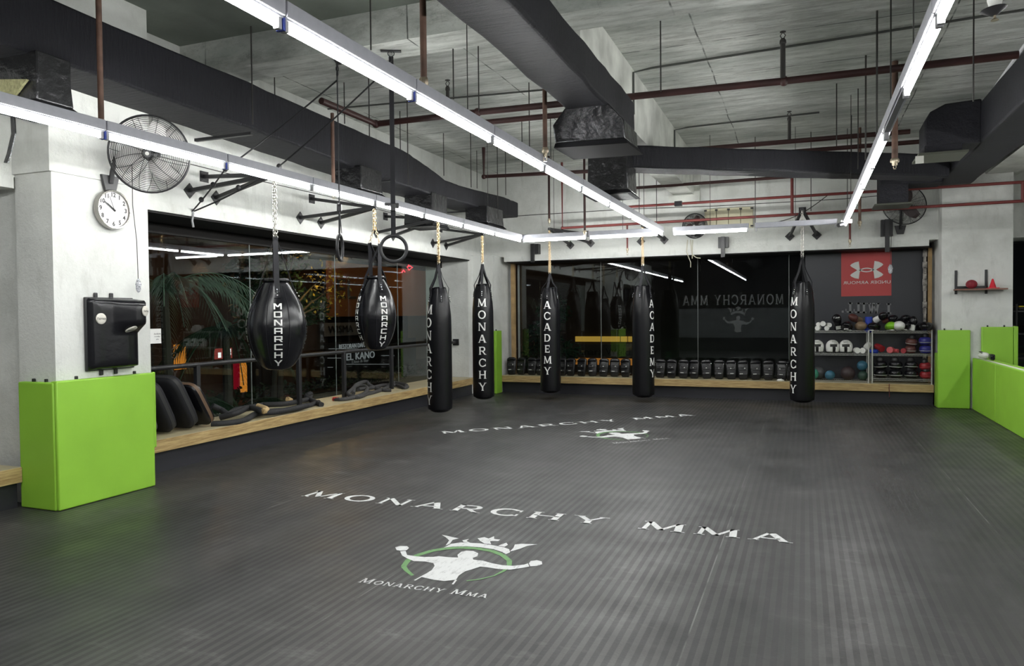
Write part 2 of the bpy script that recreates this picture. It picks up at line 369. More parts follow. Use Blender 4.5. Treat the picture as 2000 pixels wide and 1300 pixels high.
def put_quads(mb, quads, fmap, k=1, nu=1, nv=1):
    """each quad (list of 4 uv points) subdivided nu x nv and mapped to 3-D by fmap(u,v,layer)"""
    for q in quads:
        a, b, c, d = [Vector((p[0], p[1])) for p in q]; o = len(mb.v)
        for j in range(nv + 1):
            for i in range(nu + 1):
                s_, t_ = i / nu, j / nv
                p = a * (1 - s_) * (1 - t_) + b * s_ * (1 - t_) + c * s_ * t_ + d * (1 - s_) * t_
                mb.v.append(tuple(fmap(p.x * k, p.y * k)))
        for j in range(nv):
            for i in range(nu):
                x = o + j * (nu + 1) + i; mb.f.append((x, x + 1, x + nu + 2, x + nu + 1))
def line_text(mb, txt, size, fmap, glyph=serif_glyph, cap=1.0, track=0.12, sx=1.0):
    """horizontal run, fmap takes metres; returns length"""
    x = 0
    for i, ch in enumerate(txt):
        s_ = size * (cap if (i == 0 or (i > 0 and txt[i - 1] == ' ')) else 1.0)
        wd, qs = glyph(ch)
        put_quads(mb, qs, lambda u, v, x=x: fmap(x + u * sx, v), s_)
        x += (wd + track) * s_ * sx
    return x

# ================================================================ SETTING
GX, GY = -6.95, 14.95          # glass planes of the left and the back window
CZ = 4.55
floor = struct(MB().box((-7.3, -3.2, -0.15), (8.2, 15.2, 0)), 'floor', M_floor, smooth=False)
ceil = struct(MB().box((-7.3, -3.2, CZ), (8.2, 15.2, CZ + .2)), 'ceiling', M_conc, smooth=False)
b = MB().box((-6.29, 6.27, 4.22), (8.0, 6.70, CZ)).build('beam', M_conc, ceil, smooth=False)
b = MB().box((-2.30, 6.71, 3.82), (-1.93, 14.37, CZ)).build('beam', mat('pale_concrete', (0.60, 0.61, 0.57), 0.8, bump=(14, 0.4, 8), var=(2.2, 0.3)), ceil, smooth=False)
b = MB().box((2.72, 6.71, 3.80), (3.22, 14.37, CZ)).build('beam', MATS['pale_concrete'], ceil, smooth=False)
MB().box((-6.29, -3.04, CZ - .012), (7.99, 6.268, CZ - .0005)).build('near_bay_sheet', mat('green_grey_ceiling_sheet', (0.17, 0.19, 0.165), 0.85, bump=(10, .3), var=(1.4, .2)), ceil, smooth=False)  # thin sheet under the near bay slab, darker green-grey than the concrete
# left wall
wl = MB().box((-7.3, -3.05, 2.82), (-6.30, 14.38, CZ)).box((-7.3, -3.05, 2.72), (-6.27, 4.39, 2.8195)).box((-7.3, 5.43, 2.72), (-6.27, 13.73, 2.8195))
wl.box((-7.3, 4.48, 0), (-6.30, 5.40, 2.82)).box((-7.3, 13.73, 0), (-6.34, 15.1, 2.82))
wl = struct(wl, 'wall_left', M_white, smooth=False)
MB().box((-6.2999, 4.42, 0), (-5.86, 5.40, CZ)).box((-6.2999, 4.395, 2.84), (-5.845, 5.42, CZ)).build('pillar', M_white, wl, smooth=False)
MB().box((-6.3399, 13.97, 0), (-5.90, 15.1, 2.82)).build('pillar', M_white, wl, smooth=False)
# back wall
wb = MB().box((-6.30, 14.38, 2.81), (8.0, 15.1, CZ)).box((-5.78, 14.30, 2.70), (1.95, 15.1, 2.8095)).box((3.10, 14.30, 2.78), (8.0, 15.1, 2.8095))
wb = struct(wb, 'wall_back', M_white, smooth=False)
MB().box((2.10, 14.05, 0), (3.10, 15.1, CZ)).build('pillar', M_white, wb, smooth=False)
MB().box((-2.40, 14.27, 3.68), (-1.82, 14.379, 3.8195)).box((-1.93, 14.27, 3.8195), (-1.82, 14.379, CZ)).build('corbel', MATS['pale_concrete'], wb, smooth=False)
# rear wall (seen only as a reflection) with its painted name and emblem
M_rwall = mat('grey_rear_wall', (0.22, 0.23, 0.24), 0.7); M_rdark = mat('black_rear_band', (0.012, 0.012, 0.014), 0.6)
wr = struct(MB().box((-7.3, -3.2, 0), (8.0, -3.05, CZ)), 'wall_rear', M_rdark, smooth=False)
MB().box((-5.7, -3.05, .55), (-.35, -3.03, 1.80)).build('panel', M_rwall, wr, smooth=False)
struct(MB().box((8.0, -3.2, 0), (8.2, 15.1, CZ)), 'wall_right', M_white, smooth=False)
# the painted crack-like ledge, soffits and side strips of the windows
struct(MB().box((GX, 5.41, 2.700), (-6.30, 13.72, 2.7195)).box((GX - .05, 5.41, 2.58), (GX + .03, 13.72, 2.6995)), 'trim_1', M_frame, smooth=False)
struct(MB().box((-5.74, 14.33, 2.680), (1.97, GY, 2.6995)), 'trim_2', M_frame, smooth=False)
M_ply = mat('bare_plywood_strip', (0.36, 0.24, 0.11), 0.7, var=(8, .2))
struct(MB().box((-5.80, 14.72, .351), (-5.72, 14.80, 2.695)), 'trim_3', M_ply, smooth=False)
struct(MB().box((2.00, 14.72, .351), (2.055, 14.80, 2.695)), 'trim_4', M_ply, smooth=False)
foam = MB(); z = .36
while z < 2.68:
    q = random.uniform(.018, .034); foam.cb((1.962, 14.86, z + .05), (q * 2, .05, .11)); z += .1
struct(foam, 'trim_5', mat('dried_mortar', (0.42, 0.40, 0.37), 0.9, bump=(60, 1), var=(9, .6)), smooth=False)

def windowset(nm, seams, fixed, axis, z0, z1):
    fr = MB()
    for i, s_ in enumerate(seams):
        if i in (0, len(seams) - 1): w_ = .022
        else: w_ = .004
        if axis == 'y': fr.box((fixed - .006, s_ - w_, z0), (fixed + .0055, s_ + w_, z1))
        else: fr.box((s_ - w_, fixed - .0055, z0), (s_ + w_, fixed + .006, z1))
    o = struct(fr, nm, mat('silicone_seam', (0.22, 0.24, 0.23), 0.5), smooth=False)
    for a, c in zip(seams[:-1], seams[1:]):
        m_ = MB()
        if axis == 'y': m_.box((fixed - .005, a + .006, z0), (fixed + .005, c - .006, z1))
        else: m_.box((a + .006, fixed - .005, z0), (c - .006, fixed + .005, z1))
        m_.build('pane', M_glass, o, smooth=False)
    return o
ys = [5.43] + [onX(px, 620, GX).y for px in (489, 655, 777)] + [13.71]
windowset('window_1', ys, GX, 'y', .3505, 2.58)
xs = [-5.71] + [onY(px, 600, GY).x for px in (1174, 1363, 1541)] + [1.93]
windowset('window_2', xs, GY, 'x', .3505, 2.695)
windowset('window_3', [3.14, 5.4, 7.9], GY, 'x', .3505, 2.77)
windowset('window_4', [-3.0, -.8, 1.8, 4.35], GX, 'y', .3505, 2.70)

# exercise-bench ledges under the windows
def ledge(nm, label, a, b_, pl, strip=None):
    t = thing(nm, label, 'bench', ((a[0] + b_[0]) / 2, (a[1] + b_[1]) / 2, 0))
    o = Vector(t.location)
    def sh(m): m.v = [tuple(Vector(v) - o) for v in m.v]; return m
    sh(MB().box((a[0], a[1], .22), (b_[0], b_[1], .348))).build('bench_edge', M_oak, t, bevel=.003)
    sh(MB().box((a[0] + .003, a[1] + .003, .348), (b_[0] - .003, b_[1] - .003, .3505))).build('bench_top', M_oaktop, t, smooth=False)
    sh(MB().box(*pl)).build('plinth', M_plinth, t, smooth=False)
    return t
ledge('window_bench', 'long low oak-edged bench under the left window, on a dark plinth', (GX + .01, 5.47, 0), (-6.20, 13.72, 0), ((GX + .01, 5.47, 0), (-6.27, 13.72, .22)))
ledge('window_bench', 'low oak-edged bench under the back window carrying pads and wire racks', (-5.86, 14.30, 0), (2.03, GY - .012, 0), ((-5.86, 14.40, 0), (2.03, GY - .012, .22)))
ledge('window_bench', 'short end of oak bench at the left picture edge beside the green pillar mat', (GX + .01, -2.95, 0), (-6.20, 4.35, 0), ((GX + .01, -2.95, 0), (-6.27, 4.35, .22)))
ledge('window_bench', 'bench behind the green partition right of the far pillar', (3.16, 14.30, 0), (7.95, GY - .012, 0), ((3.16, 14.40, 0), (7.95, GY - .012, .22)))

# ---- floor lettering and emblem (children of the floor)
M_wornw = mat('worn_white_paint', (0.70, 0.71, 0.71), 0.55)
def _worn(m, light, dark):
    g = G(m); tc = g.n('TexCoord').outputs['Object']
    f = g.mapr(g.noise(g.scalev(tc, (14, 3, 1)), 3, 8, 0.75), 0.52, 0.68, 0, .75)
    g.l(g.mix(f, light, dark), g.b.inputs['Base Color'])
_worn(M_wornw, (0.70, 0.71, 0.71), (0.25, 0.25, 0.25))
M_worng = mat('worn_green_paint', (0.14, 0.30, 0.11), 0.6); _worn(M_worng, (0.14, 0.31, 0.11), (0.07, 0.13, 0.06))
LOGO = {
'body':[(1.647,-1.078),(1.675,-1.052),(1.728,-1.127),(1.794,-1.133),(1.849,-1.129),(1.914,-1.105),(1.942,-1.08),(2.012,-1.076),(2.076,-1.062),(2.047,-1.012),(2.043,-0.946),(2.067,-0.912),(2.113,-0.902),(2.164,-0.934),(2.185,-0.993),(2.169,-1.035),(2.188,-1.066),(2.256,-1.063),(2.326,-1.089),(2.408,-1.102),(2.479,-1.09),(2.537,-1.042),(2.55,-1.014),(2.579,-1.068),(2.543,-1.109),(2.488,-1.161),(2.411,-1.178),(2.332,-1.171),(2.285,-1.174),(2.257,-1.239),(2.232,-1.288),(2.227,-1.369),(2.243,-1.44),(2.186,-1.485),(2.112,-1.487),(2.012,-1.467),(2.021,-1.404),(2.024,-1.336),(2.005,-1.261),(1.972,-1.216),(1.906,-1.206),(1.833,-1.223),(1.763,-1.189),(1.704,-1.15)],
'fistl':[(1.569,-1.01),(1.587,-0.974),(1.634,-0.96),(1.667,-0.991),(1.676,-1.039),(1.644,-1.063),(1.611,-1.062)],
'fistr':[(2.556,-1.012),(2.551,-0.965),(2.583,-0.934),(2.622,-0.949),(2.642,-0.998),(2.62,-1.04),(2.583,-1.061)],
'band':[(1.89,-0.905),(1.901,-0.809),(1.951,-0.757),(2.089,-0.731),(2.199,-0.742),(2.278,-0.757),(2.33,-0.786),(2.359,-0.845),(2.347,-0.89),(2.308,-0.857),(2.232,-0.821),(2.125,-0.811),(2.026,-0.824),(1.938,-0.862)],
'hornl':[(1.74,-0.639),(1.795,-0.648),(1.841,-0.664),(1.895,-0.673),(1.871,-0.724),(1.892,-0.812),(1.881,-0.856),(1.852,-0.741),(1.794,-0.681)],
'm1':[(1.94,-0.71),(1.973,-0.663),(1.975,-0.714),(2.021,-0.746),(1.967,-0.744)],
'm2':[(2.022,-0.628),(2.058,-0.587),(2.1,-0.608),(2.115,-0.542),(2.141,-0.603),(2.189,-0.604),(2.187,-0.639),(2.132,-0.658),(2.171,-0.726),(2.118,-0.724),(2.067,-0.681)],
'm3':[(2.228,-0.735),(2.257,-0.655),(2.285,-0.698),(2.279,-0.747)],
'hornr':[(2.351,-0.826),(2.346,-0.748),(2.327,-0.673),(2.367,-0.642),(2.476,-0.617),(2.42,-0.673),(2.396,-0.747),(2.368,-0.804)],
'ring':[(1.956,-1.462),(1.872,-1.391),(1.819,-1.333),(1.786,-1.211),(1.798,-1.102),(1.844,-0.992),(1.91,-0.914),(2.001,-0.862),(2.107,-0.84),(2.226,-0.855),(2.33,-0.911),(2.415,-1.0),(2.45,-1.087),(2.455,-1.195),(2.432,-1.295),(2.376,-1.379),(2.309,-1.433)],
't1':[(2.011,-1.536),(2.019,-1.462)],
't2':[(2.245,-1.444),(2.257,-1.516)],
}
def floor_set(org, ang, which):
    ca, sa = cos(ang), sin(ang)
    def W(u, v, z=.0022): return (org[0] + u * ca - v * sa, org[1] + u * sa + v * ca, z)
    m = MB(); L = line_text(MB(), 'MONARCHY MMA', .205, lambda u, v: W(u, v), cap=1.06, track=.22)
    line_text(m, 'MONARCHY MMA', .205, lambda u, v: W(u * 4.18 / L, v), cap=1.06, track=.22)
    o = m.build('floor_lettering', M_wornw, floor, smooth=False); tag(o, 'worn white MONARCHY MMA lettering across the black mat, ' + which)
    e = MB()
    for k in ('body', 'fistl', 'fistr', 'band', 'hornl', 'm1', 'm2', 'm3', 'hornr'):
        e.add([W(*p) for p in LOGO[k]], [tuple(range(len(LOGO[k])))])
    def stroke(mb, pts, w0, z=.0022):
        pts = [Vector(p) for p in pts]; n = len(pts)
        for i in range(n - 1):
            d = (pts[i + 1] - pts[i]).normalized(); q = Vector((-d.y, d.x))
            wa = w0(i / (n - 1)); wb_ = w0((i + 1) / (n - 1))
            mb.add([W(*(pts[i] - q * wa), z), W(*(pts[i + 1] - q * wb_), z), W(*(pts[i + 1] + q * wb_), z), W(*(pts[i] + q * wa), z)], [(0, 1, 2, 3)])
    stroke(e, LOGO['t1'], lambda t: .006); stroke(e, LOGO['t2'], lambda t: .006)
    Lc = line_text(MB(), 'MONARCHY MMA', .06, lambda u, v: (u, v, 0), cap=1.3, track=.16)
    line_text(e, 'MONARCHY MMA', .06, lambda u, v: W(1.70 + u * .84 / Lc, -1.68 + v - .0 + u * .03), cap=1.3, track=.16)
    o = e.build('floor_emblem', M_wornw, floor, smooth=False); tag(o, 'white crowned fighter emblem with its small caption, ' + which)
    r = MB(); stroke(r, LOGO['ring'], lambda t: .006 + .018 * sin(pi * min(1, t * 1.1 + .05)) ** .7, .0016)
    o = r.build('emblem_ring', M_worng, floor, smooth=False); tag(o, 'green brush ring behind the fighter, ' + which)
floor_set((-4.21, 5.48), 0, 'nearer of the two')
floor_set((-4.58, 9.03), radians(43.7), 'farther of the two, turned')

# ---- rear wall lettering / emblem
def Wr(u, v): return (-.80 - u, -3.045, 1.95 + v)
m = MB(); L = line_text(MB(), 'MONARCHY MMA', .42, lambda u, v: (u, v, 0), track=.2)
line_text(m, 'MONARCHY MMA', .42, lambda u, v: Wr(u * 4.2 / L, v), track=.2)
m.build('wall_lettering', mat('pale_grey_print', (0.85, 0.85, 0.85), 0.6), wr, smooth=False)
m = MB()
for k in ('body', 'fistl', 'fistr', 'band', 'hornl', 'm1', 'm2', 'm3', 'hornr'):
    m.add([(-2.65 - (p[0] - 2.13) * 1.2, -3.025, 1.15 + (p[1] + 1.18) * 1.2) for p in LOGO[k]], [tuple(range(len(LOGO[k])))])
m.build('wall_emblem', MATS['pale_grey_print'], wr, smooth=False)

# ================================================================ LIGHTS
TZ = 2.945
def make_light(lit=True):
    t = thing('tube_light', 'x', 'tube light')
    MB().cb((0, 0, .075), (.07, 1.222, .075)).cb((0, 0, .034), (.045, 1.222, .012)).build('housing', M_galv, t, bevel=.004)
    if lit: MB().tube([(0, -.575, 0), (0, .575, 0)], .0175, 10).build('tube', M_tube, t)
    for s in (-1, 1): MB().cb((0, s * .592, .006), (.034, .026, .062)).build('socket', M_sock, t, bevel=.004)
    return t
protoL = make_light(True); protoU = make_light(False); usedL = {True: False, False: False}
def place_light(x, y, rz, label, lit=True, group='fluorescent battens under the ceiling'):
    p = protoL if lit else protoU
    if not usedL[lit]:
        usedL[lit] = True; p.location = (x, y, TZ); p.rotation_euler = (0, 0, rz); p['label'] = label; p['group'] = group; return p
    return dup(p, (x, y, TZ), (0, 0, rz), label, group)
ordn = ['first', 'second', 'third', 'fourth', 'fifth', 'sixth', 'seventh', 'eighth', 'ninth', 'tenth', 'eleventh', 'twelfth', 'thirteenth', 'fourteenth', 'fifteenth', 'sixteenth', 'seventeenth', 'eighteenth', 'nineteenth', 'twentieth', 'twenty-first', 'twenty-second', 'twenty-third', 'twenty-fourth']
for rx, ry, nm in ((-4.80, 12.68, 'left'), (-2.25, 12.72, 'middle'), (.585, 12.62, 'right')):
    n = 9 if nm == 'left' else 10
    for k in range(12):
        yc = ry - 1.234 * (k + .5)
        if yc < -2.3: break
        lit = not (nm == 'right' and k == 5)
        place_light(rx, yc, 0, ('lit' if lit else 'unlit') + ' white tube batten in the %s lengthwise row, %s from the back end' % (nm, ordn[k]), lit)
for i, (xc, lit) in enumerate(((-4.18, True), (-2.93, True), (-1.46, True), (-.14, False))):
    place_light(xc, 12.75, pi / 2, ('lit' if lit else 'unlit') + ' white tube batten in the row along the back wall, %s from the left corner' % ordn[i], lit)
# battens of the part of the gym behind the photographer and beyond the partition
for k in range(12):
    place_light(3.75, 12.4 - 1.234 * (k + .5), 0, 'lit white tube batten in the row beyond the green partition, %s from the back end' % ordn[k], True)
for px, py, rx in ((225, 268, -4.80), (457, 329, -4.80), (617, 72, -2.25), (845, 204, -2.25)):
    q = onX(px, py, rx); r0 = 12.68 if rx < -4 else 12.72; k_ = round((r0 - q.y) / 1.234)
    o = MB().cb((0, 0, 0), (.044, .012, .060)).cb((0, 0, .04), (.008, .010, .03)).build('cable_tie', M_blue); o.location = (rx, r0 - k_ * 1.234, TZ + .004)
    tag(o, 'blue tie at a tube joint of the %s row, %s joint from the back' % ('left' if rx < -4 else 'middle', ordn[k_ - 1]), 'cable tie', 'blue ties on the tube joints')

# ================================================================ WALL MATS AND PARTITION
def place_mb(m, o):
    o = Vector(o); m.v = [tuple(Vector(v) - o) for v in m.v]; return m
def pad_panel(a, b_, label, tabs=None, group='lime wall mats'):
    c = Vector(((a[0] + b_[0]) / 2, (a[1] + b_[1]) / 2, a[2]))
    t = thing('wall_mat', label, 'wall mat', c, group=group)
    o = place_mb(MB().box(a, b_), c).build('pad', M_green, t, bevel=.012, seg=3)
    if tabs:
        for p in tabs:
            place_mb(MB().cb((p[0], p[1], b_[2] + .012), (.022, .022, .03)), c).build('screw_tab', M_blk, t, bevel=.004)
    return t
pad_panel((-6.235, 4.355, .002), (-5.815, 4.418, 1.075), 'lime wall mat on the near left pillar, on the face beside the short bench end', [(-6.1, 4.40), (-5.95, 4.40)])
pad_panel((-5.858, 4.365, .002), (-5.785, 5.36, 1.085), 'large lime wall mat on the near left pillar below the black punching target', [(-5.85, 4.6), (-5.85, 5.2)])
pad_panel((-6.18, 5.405, .352), (-5.86, 5.455, 1.085), 'lime wall mat on the window side of the near left pillar')
pad_panel((-5.898, 13.985, .002), (-5.84, 14.285, 1.285), 'narrow lime wall mat on the corner pillar behind a MONARCHY bag', [(-5.89, 14.1)])
pad_panel((2.04, 13.985, .002), (2.505, 14.046, 1.285), 'lime wall mat on the far right pillar, left of the partition', [(2.14, 14.03), (2.38, 14.03)])
pad_panel((2.035, 14.05, .002), (2.095, 14.285, .90), 'lime wall mat on the side of the far right pillar facing the racks')
pad_panel((2.66, 13.985, .10), (3.10, 14.046, 1.335), 'lime wall mat on the far right pillar behind the partition', [(2.75, 14.03), (2.98, 14.03)])
pad_panel((3.105, 13.985, .10), (3.165, 14.30, 1.345), 'lime wall mat wrapping the right edge of the far right pillar')
for i, (y0, y1) in enumerate(((12.42, 13.97), (10.60, 12.405), (8.78, 10.585))):
    c = Vector((2.62, (y0 + y1) / 2, 0))
    t = thing('partition', ('lime padded low partition, far section touching the right pillar', 'lime padded low partition, middle section', 'lime padded low partition, nearest section at the right edge')[i], 'partition', c, group='lime padded partition sections')
    place_mb(MB().box((2.53, y0, .002), (2.585, y1, .835)), c).build('pad', M_green, t, bevel=.012, seg=3)
    place_mb(MB().box((2.585, y0, .002), (2.665, y1, .83)), c).build('core', mat('pale_board_edge', (0.70, 0.72, 0.62), 0.6), t, bevel=.004)
    place_mb(MB().box((2.665, y0, .002), (2.715, y1, .845)), c).build('pad', M_green, t, bevel=.012, seg=3)

# ================================================================ PUNCHING BAGS
def chain(mb, p0, p1, pitch=.030, w_=.013, r=.0032, twist=0):
    p0, p1 = Vector(p0), Vector(p1); d = p1 - p0; n = max(2, int(d.length / pitch)); t = d.normalized(); a = t.orthogonal().normalized(); b_ = t.cross(a)
    L = pitch * .72
    for i in range(n):
        c = p0 + d * ((i + .5) / n); an = (pi / 2) * (i % 2) + twist; u = a * cos(an) + b_ * sin(an)
        path = [c + t * (L * sin(q)) + u * (w_ * cos(q)) * (1 if abs(cos(q)) > .1 else .9) for q in [2 * pi * k / 8 + pi / 8 for k in range(8)]]
        mb.tube(path, r, 5, closed=True)
def facing(x, y, off):
    """azimuth of the print whose centre appears off*radius to the right of the bag axis from the room's middle"""
    d = Vector((-x, -y)).normalized(); r = Vector((-d.y, d.x)); th = math.asin(off)
    n = d * cos(th) + r * sin(th); return atan2(n.y, n.x)
def prof_r(prof, z):
    for (r0, z0), (r1, z1) in zip(prof[:-1], prof[1:]):
        if z0 <= z <= z1: return r0 + (r1 - r0) * (z - z0) / max(1e-6, z1 - z0)
    return prof[-1][0]
def smooth_prof(p, k=5):
    out = []
    for i in range(len(p) - 1):
        a = p[max(0, i - 1)]; b_ = p[i]; c = p[i + 1]; d = p[min(len(p) - 1, i + 2)]
        for j in range(k):
            t = j / k
            out.append(tuple(.5 * (2 * b_[q] + (c[q] - a[q]) * t + (2 * a[q] - 5 * b_[q] + 4 * c[q] - d[q]) * t * t + (3 * b_[q] - a[q] - 3 * c[q] + d[q]) * t ** 3) for q in (0, 1)))
    out.append(p[-1]); return [(max(0, r), z) for r, z in out]
def bag_text(prof, az, txt, ztop, pitch, h, wd, glyph, r_off=.0035):
    m = MB()
    for i, ch in enumerate(txt):
        gw, qs = glyph(ch); zc = ztop - i * pitch - h; sx = wd / 1.25
        def fm(u, v, gw=gw, zc=zc, sx=sx):
            z_ = zc + v; r_ = prof_r(prof, z_) + r_off; a = az + ((u / h) - gw / 2) * sx / r_
            return (r_ * cos(a), r_ * sin(a), z_)
        put_quads(m, qs, fm, h, 3, 3)
    return m
def body_mesh(prof, n, lobes=0, amp=0.0, zf=None):
    m = MB(); k = len(prof); vs = []; fs = []
    for (r, z_) in prof:
        for i in range(n):
            a = 2 * pi * i / n; rr = r
            if lobes and zf: rr = r * (1 - amp * zf(z_) * (0.5 - 0.5 * cos(lobes * a)) ** 2)
            vs.append((rr * cos(a), rr * sin(a), z_))
    for j in range(k - 1):
        for i in range(n): fs.append((j * n + i, j * n + (i + 1) % n, (j + 1) * n + (i + 1) % n, (j + 1) * n + i))
    fs.append(tuple(range(n))[::-1]); fs.append(tuple((k - 1) * n + i for i in range(n)))
    return m.add(vs, fs)
def heavy_bag(x, y, zb, zt, zapex, ztop, r, az, txt, label, chmat, ch2=True, hook=None):
    """zb bottom, zt shoulder, zapex strap apex, ztop where the chain ends"""
    t = thing('heavy_bag', label, 'punching bag', (x, y, zb), group='long black heavy bags')
    H = zt - zb
    pr = smooth_prof([(.0, .0), (r * .55, .012), (r * .88, .055), (r, .14), (r * 1.0, H * .45), (r * .99, H * .76), (r * .94, H * .87), (r * .84, H * .95), (r * .72, H + .01), (r * .66, H + .05), (r * .62, H + .08)], 4)
    body_mesh(pr, 48, 5, .16, lambda z_: max(0, (z_ - H * .80) / (H * .2 + .08))).build('body', M_leather2, t, angle=50)
    # folded collar and its straps
    MB().lathe([(r * .50, H + .02), (r * .60, H + .09), (r * .50, H + .10), (r * .42, H + .03)], 20).build('collar', M_leather, t)
    za = zapex - zb
    for k in range(5):
        a = az + 2 * pi * (k + .0) / 5; c_, s_ = cos(a), sin(a); R0 = r * .93
        st = MB().tube([(c_ * .006, s_ * .006, za + .01), (c_ * r * .35, s_ * r * .35, za - (za - H) * .45), (c_ * (prof_r(pr, H + .06) + .03), s_ * (prof_r(pr, H + .06) + .03), H + .08)] + [(c_ * (prof_r(pr, z_) + .006), s_ * (prof_r(pr, z_) + .006), z_) for z_ in (H - .0, H - .06, H - .13)], 1, flat=(.045, .006), up=(c_, s_, 0))
        st.build('strap', M_web, t, smooth=False)
        rv = MB()
        for q in range(3):
            z_ = H - .045 - q * .033; rv.ell((c_ * (prof_r(pr, z_) + .012), s_ * (prof_r(pr, z_) + .012), z_), (.008, .008, .008), 8, 5)
        rv.build('rivet', M_chrome, t)
    tx = bag_text(pr, az, txt, H - .165, .205 * (H / 1.9), .14, .152, serif_glyph)
    tx.build('lettering', M_print, t, smooth=False)
    ring = MB().tube([(.020 * cos(q), 0, za + .02 + .028 * sin(q)) for q in [2 * pi * i / 12 for i in range(12)]], .005, 6, closed=True)
    ring.build('shackle', M_chrome, t)
    ch = MB(); zt_ = ztop - zb
    if ch2:
        chain(ch, (.014, 0, za + .03), (.012, .0, zt_)); chain(ch, (-.014, .01, za + .03), (-.012, .005, zt_), twist=.6); chain(ch, (0, .02, za + .08), (0, .012, zt_), twist=1.1)
    else:
        chain(ch, (.014, 0, za + .03), (.008, .0, zt_)); chain(ch, (-.014, .0, za + .03), (-.008, .0, zt_), twist=.5)
    ch.build('chain', chmat, t)
    return t
heavy_bag(-5.11, 10.02, .147, 1.93, 2.36, 3.04, .185, facing(-5.11, 10.02, -.86), 'MONARCHY', 'long black MONARCHY bag over the left bench end, its lettering turned to the left edge', M_gold)
heavy_bag(-5.33, 12.16, .105, 2.06, 2.50, 3.02, .190, facing(-5.33, 12.16, -.10), 'MONARCHY', 'long black MONARCHY bag in the left corner, lettering facing the room', M_gold)
heavy_bag(-4.49, 13.41, .115, 2.02, 2.36, 3.20, .193, facing(-4.49, 13.41, -.30), 'ACADEMY', 'long black ACADEMY bag nearest the left corner, lettering facing the room', M_gold, False)
heavy_bag(-2.74, 13.50, .075, 2.02, 2.46, 3.18, .198, facing(-2.74, 13.5, .82), 'ACADEMY', 'long black ACADEMY bag mid back window, lettering turned to its right edge', M_gold, False)
heavy_bag(-.04, 13.46, .077, 2.02, 2.50, 3.30, .197, facing(-.04, 13.46, -.72), 'MONARCHY', 'long black MONARCHY bag in front of the wire racks', M_chain, False)

def tear_bag(x, y, zb, zr, r, az0, zapex, ztop, label, chmat, split=False):
    t = thing('teardrop_bag', label, 'punching bag', (x, y, zb), group='black teardrop bags')
    H = zr - zb; rr = r * .37
    pr = smooth_prof([(0, 0), (r * .42, .018), (r * .72, H * .13), (r * .93, H * .30), (r, H * .46), (r * .95, H * .60), (r * .79, H * .77), (r * .52, H * .93), (rr, H)], 6)
    body_mesh(pr, 64, 8, .022, lambda z_: sin(pi * min(1, max(0, z_ / H))) ).build('body', M_leather, t, angle=60)
    MB().tube([((rr + .012) * cos(q), (rr + .012) * sin(q), H + .002) for q in [2 * pi * i / 28 for i in range(28)]], .019, 10, closed=True).build('rim', M_leather, t)
    za = zapex - zb
    sm = MB()
    for k in range(8):
        a = az0 + pi / 8 + k * pi / 4
        sm.tube([((prof_r(pr, z_) * 1.0 + .0005) * cos(a), (prof_r(pr, z_) + .0005) * sin(a), z_) for z_ in [H * q / 16 for q in range(1, 16)]], .0022, 5)
    sm.build('seam_piping', M_web, t)
    for k in range(4):
        a = az0 + k * pi / 2; c_, s_ = cos(a), sin(a)
        if split:
            sx_ = 1 if k in (0, 3) else -1; ap = Vector((sx_ * .075, 0, za - (.02 if sx_ > 0 else 0)))
        else: ap = Vector((c_ * .008, s_ * .008, za))
        def P(z_, e=.006): q = prof_r(pr, z_) + e; return (q * cos(a), q * sin(a), z_)
        MB().tube([ap, Vector(ap) * .5 + Vector(((rr + .03) * c_, (rr + .03) * s_, H + .02)) * .5, ((rr + .036) * c_, (rr + .036) * s_, H + .01), P(H * .93, .012), P(H * .86, .008)], 1, flat=(.052, .006), up=(c_, s_, 0)).build('strap', M_web, t, smooth=False)
        pt = MB(); put_quads(pt, [[(-.034, H * .80), (.034, H * .80), (.034, H * .925), (-.034, H * .925)]], lambda u, v: ((prof_r(pr, v) + .008) * cos(a + u / prof_r(pr, v)), (prof_r(pr, v) + .008) * sin(a + u / prof_r(pr, v)), v), 1, 3, 4)
        o = pt.build('strap_patch', M_leather, t)
        rv = MB()
        for q in range(3): rv.ell(P(H * (.895 - .033 * q), .013), (.008, .008, .008), 8, 5)
        rv.build('rivet', M_chrome, t)
        tx = bag_text(pr, a, 'MONARCHY', H * .742, H * .0885, H * .066, H * .088, square_glyph, .004)
        tx.build('lettering', M_print, t, smooth=False)
    ch = MB(); zt_ = ztop - zb
    if split:
        mid = za + (zt_ - za) * .45
        chain(ch, (-.075, 0, za), (-.01, 0, mid)); chain(ch, (.075, 0, za - .02), (.01, 0, mid))
        for q in range(4): chain(ch, (.012 * cos(q * 1.6), .012 * sin(q * 1.6), mid - .03), (.010 * cos(q * 1.6), .01 * sin(q * 1.6), zt_), twist=q * .4)
    else:
        chain(ch, (.016, 0, za - .02), (.012, 0, zt_)); chain(ch, (-.016, 0, za - .02), (-.012, 0, zt_), twist=.7)
    ch.build('chain', chmat, t)
tear_bag(-5.15, 6.37, 1.05, 1.985, .302, facing(-5.15, 6.37, .05), 2.44, 3.08, 'larger black teardrop MONARCHY bag hanging nearest the camera at the left', M_chain)
tear_bag(-5.15, 8.31, 1.165, 2.10, .262, facing(-5.15, 8.31, .42), 2.55, 2.98, 'smaller black teardrop MONARCHY bag behind the gym ring, two lettered sides showing', M_gold, True)

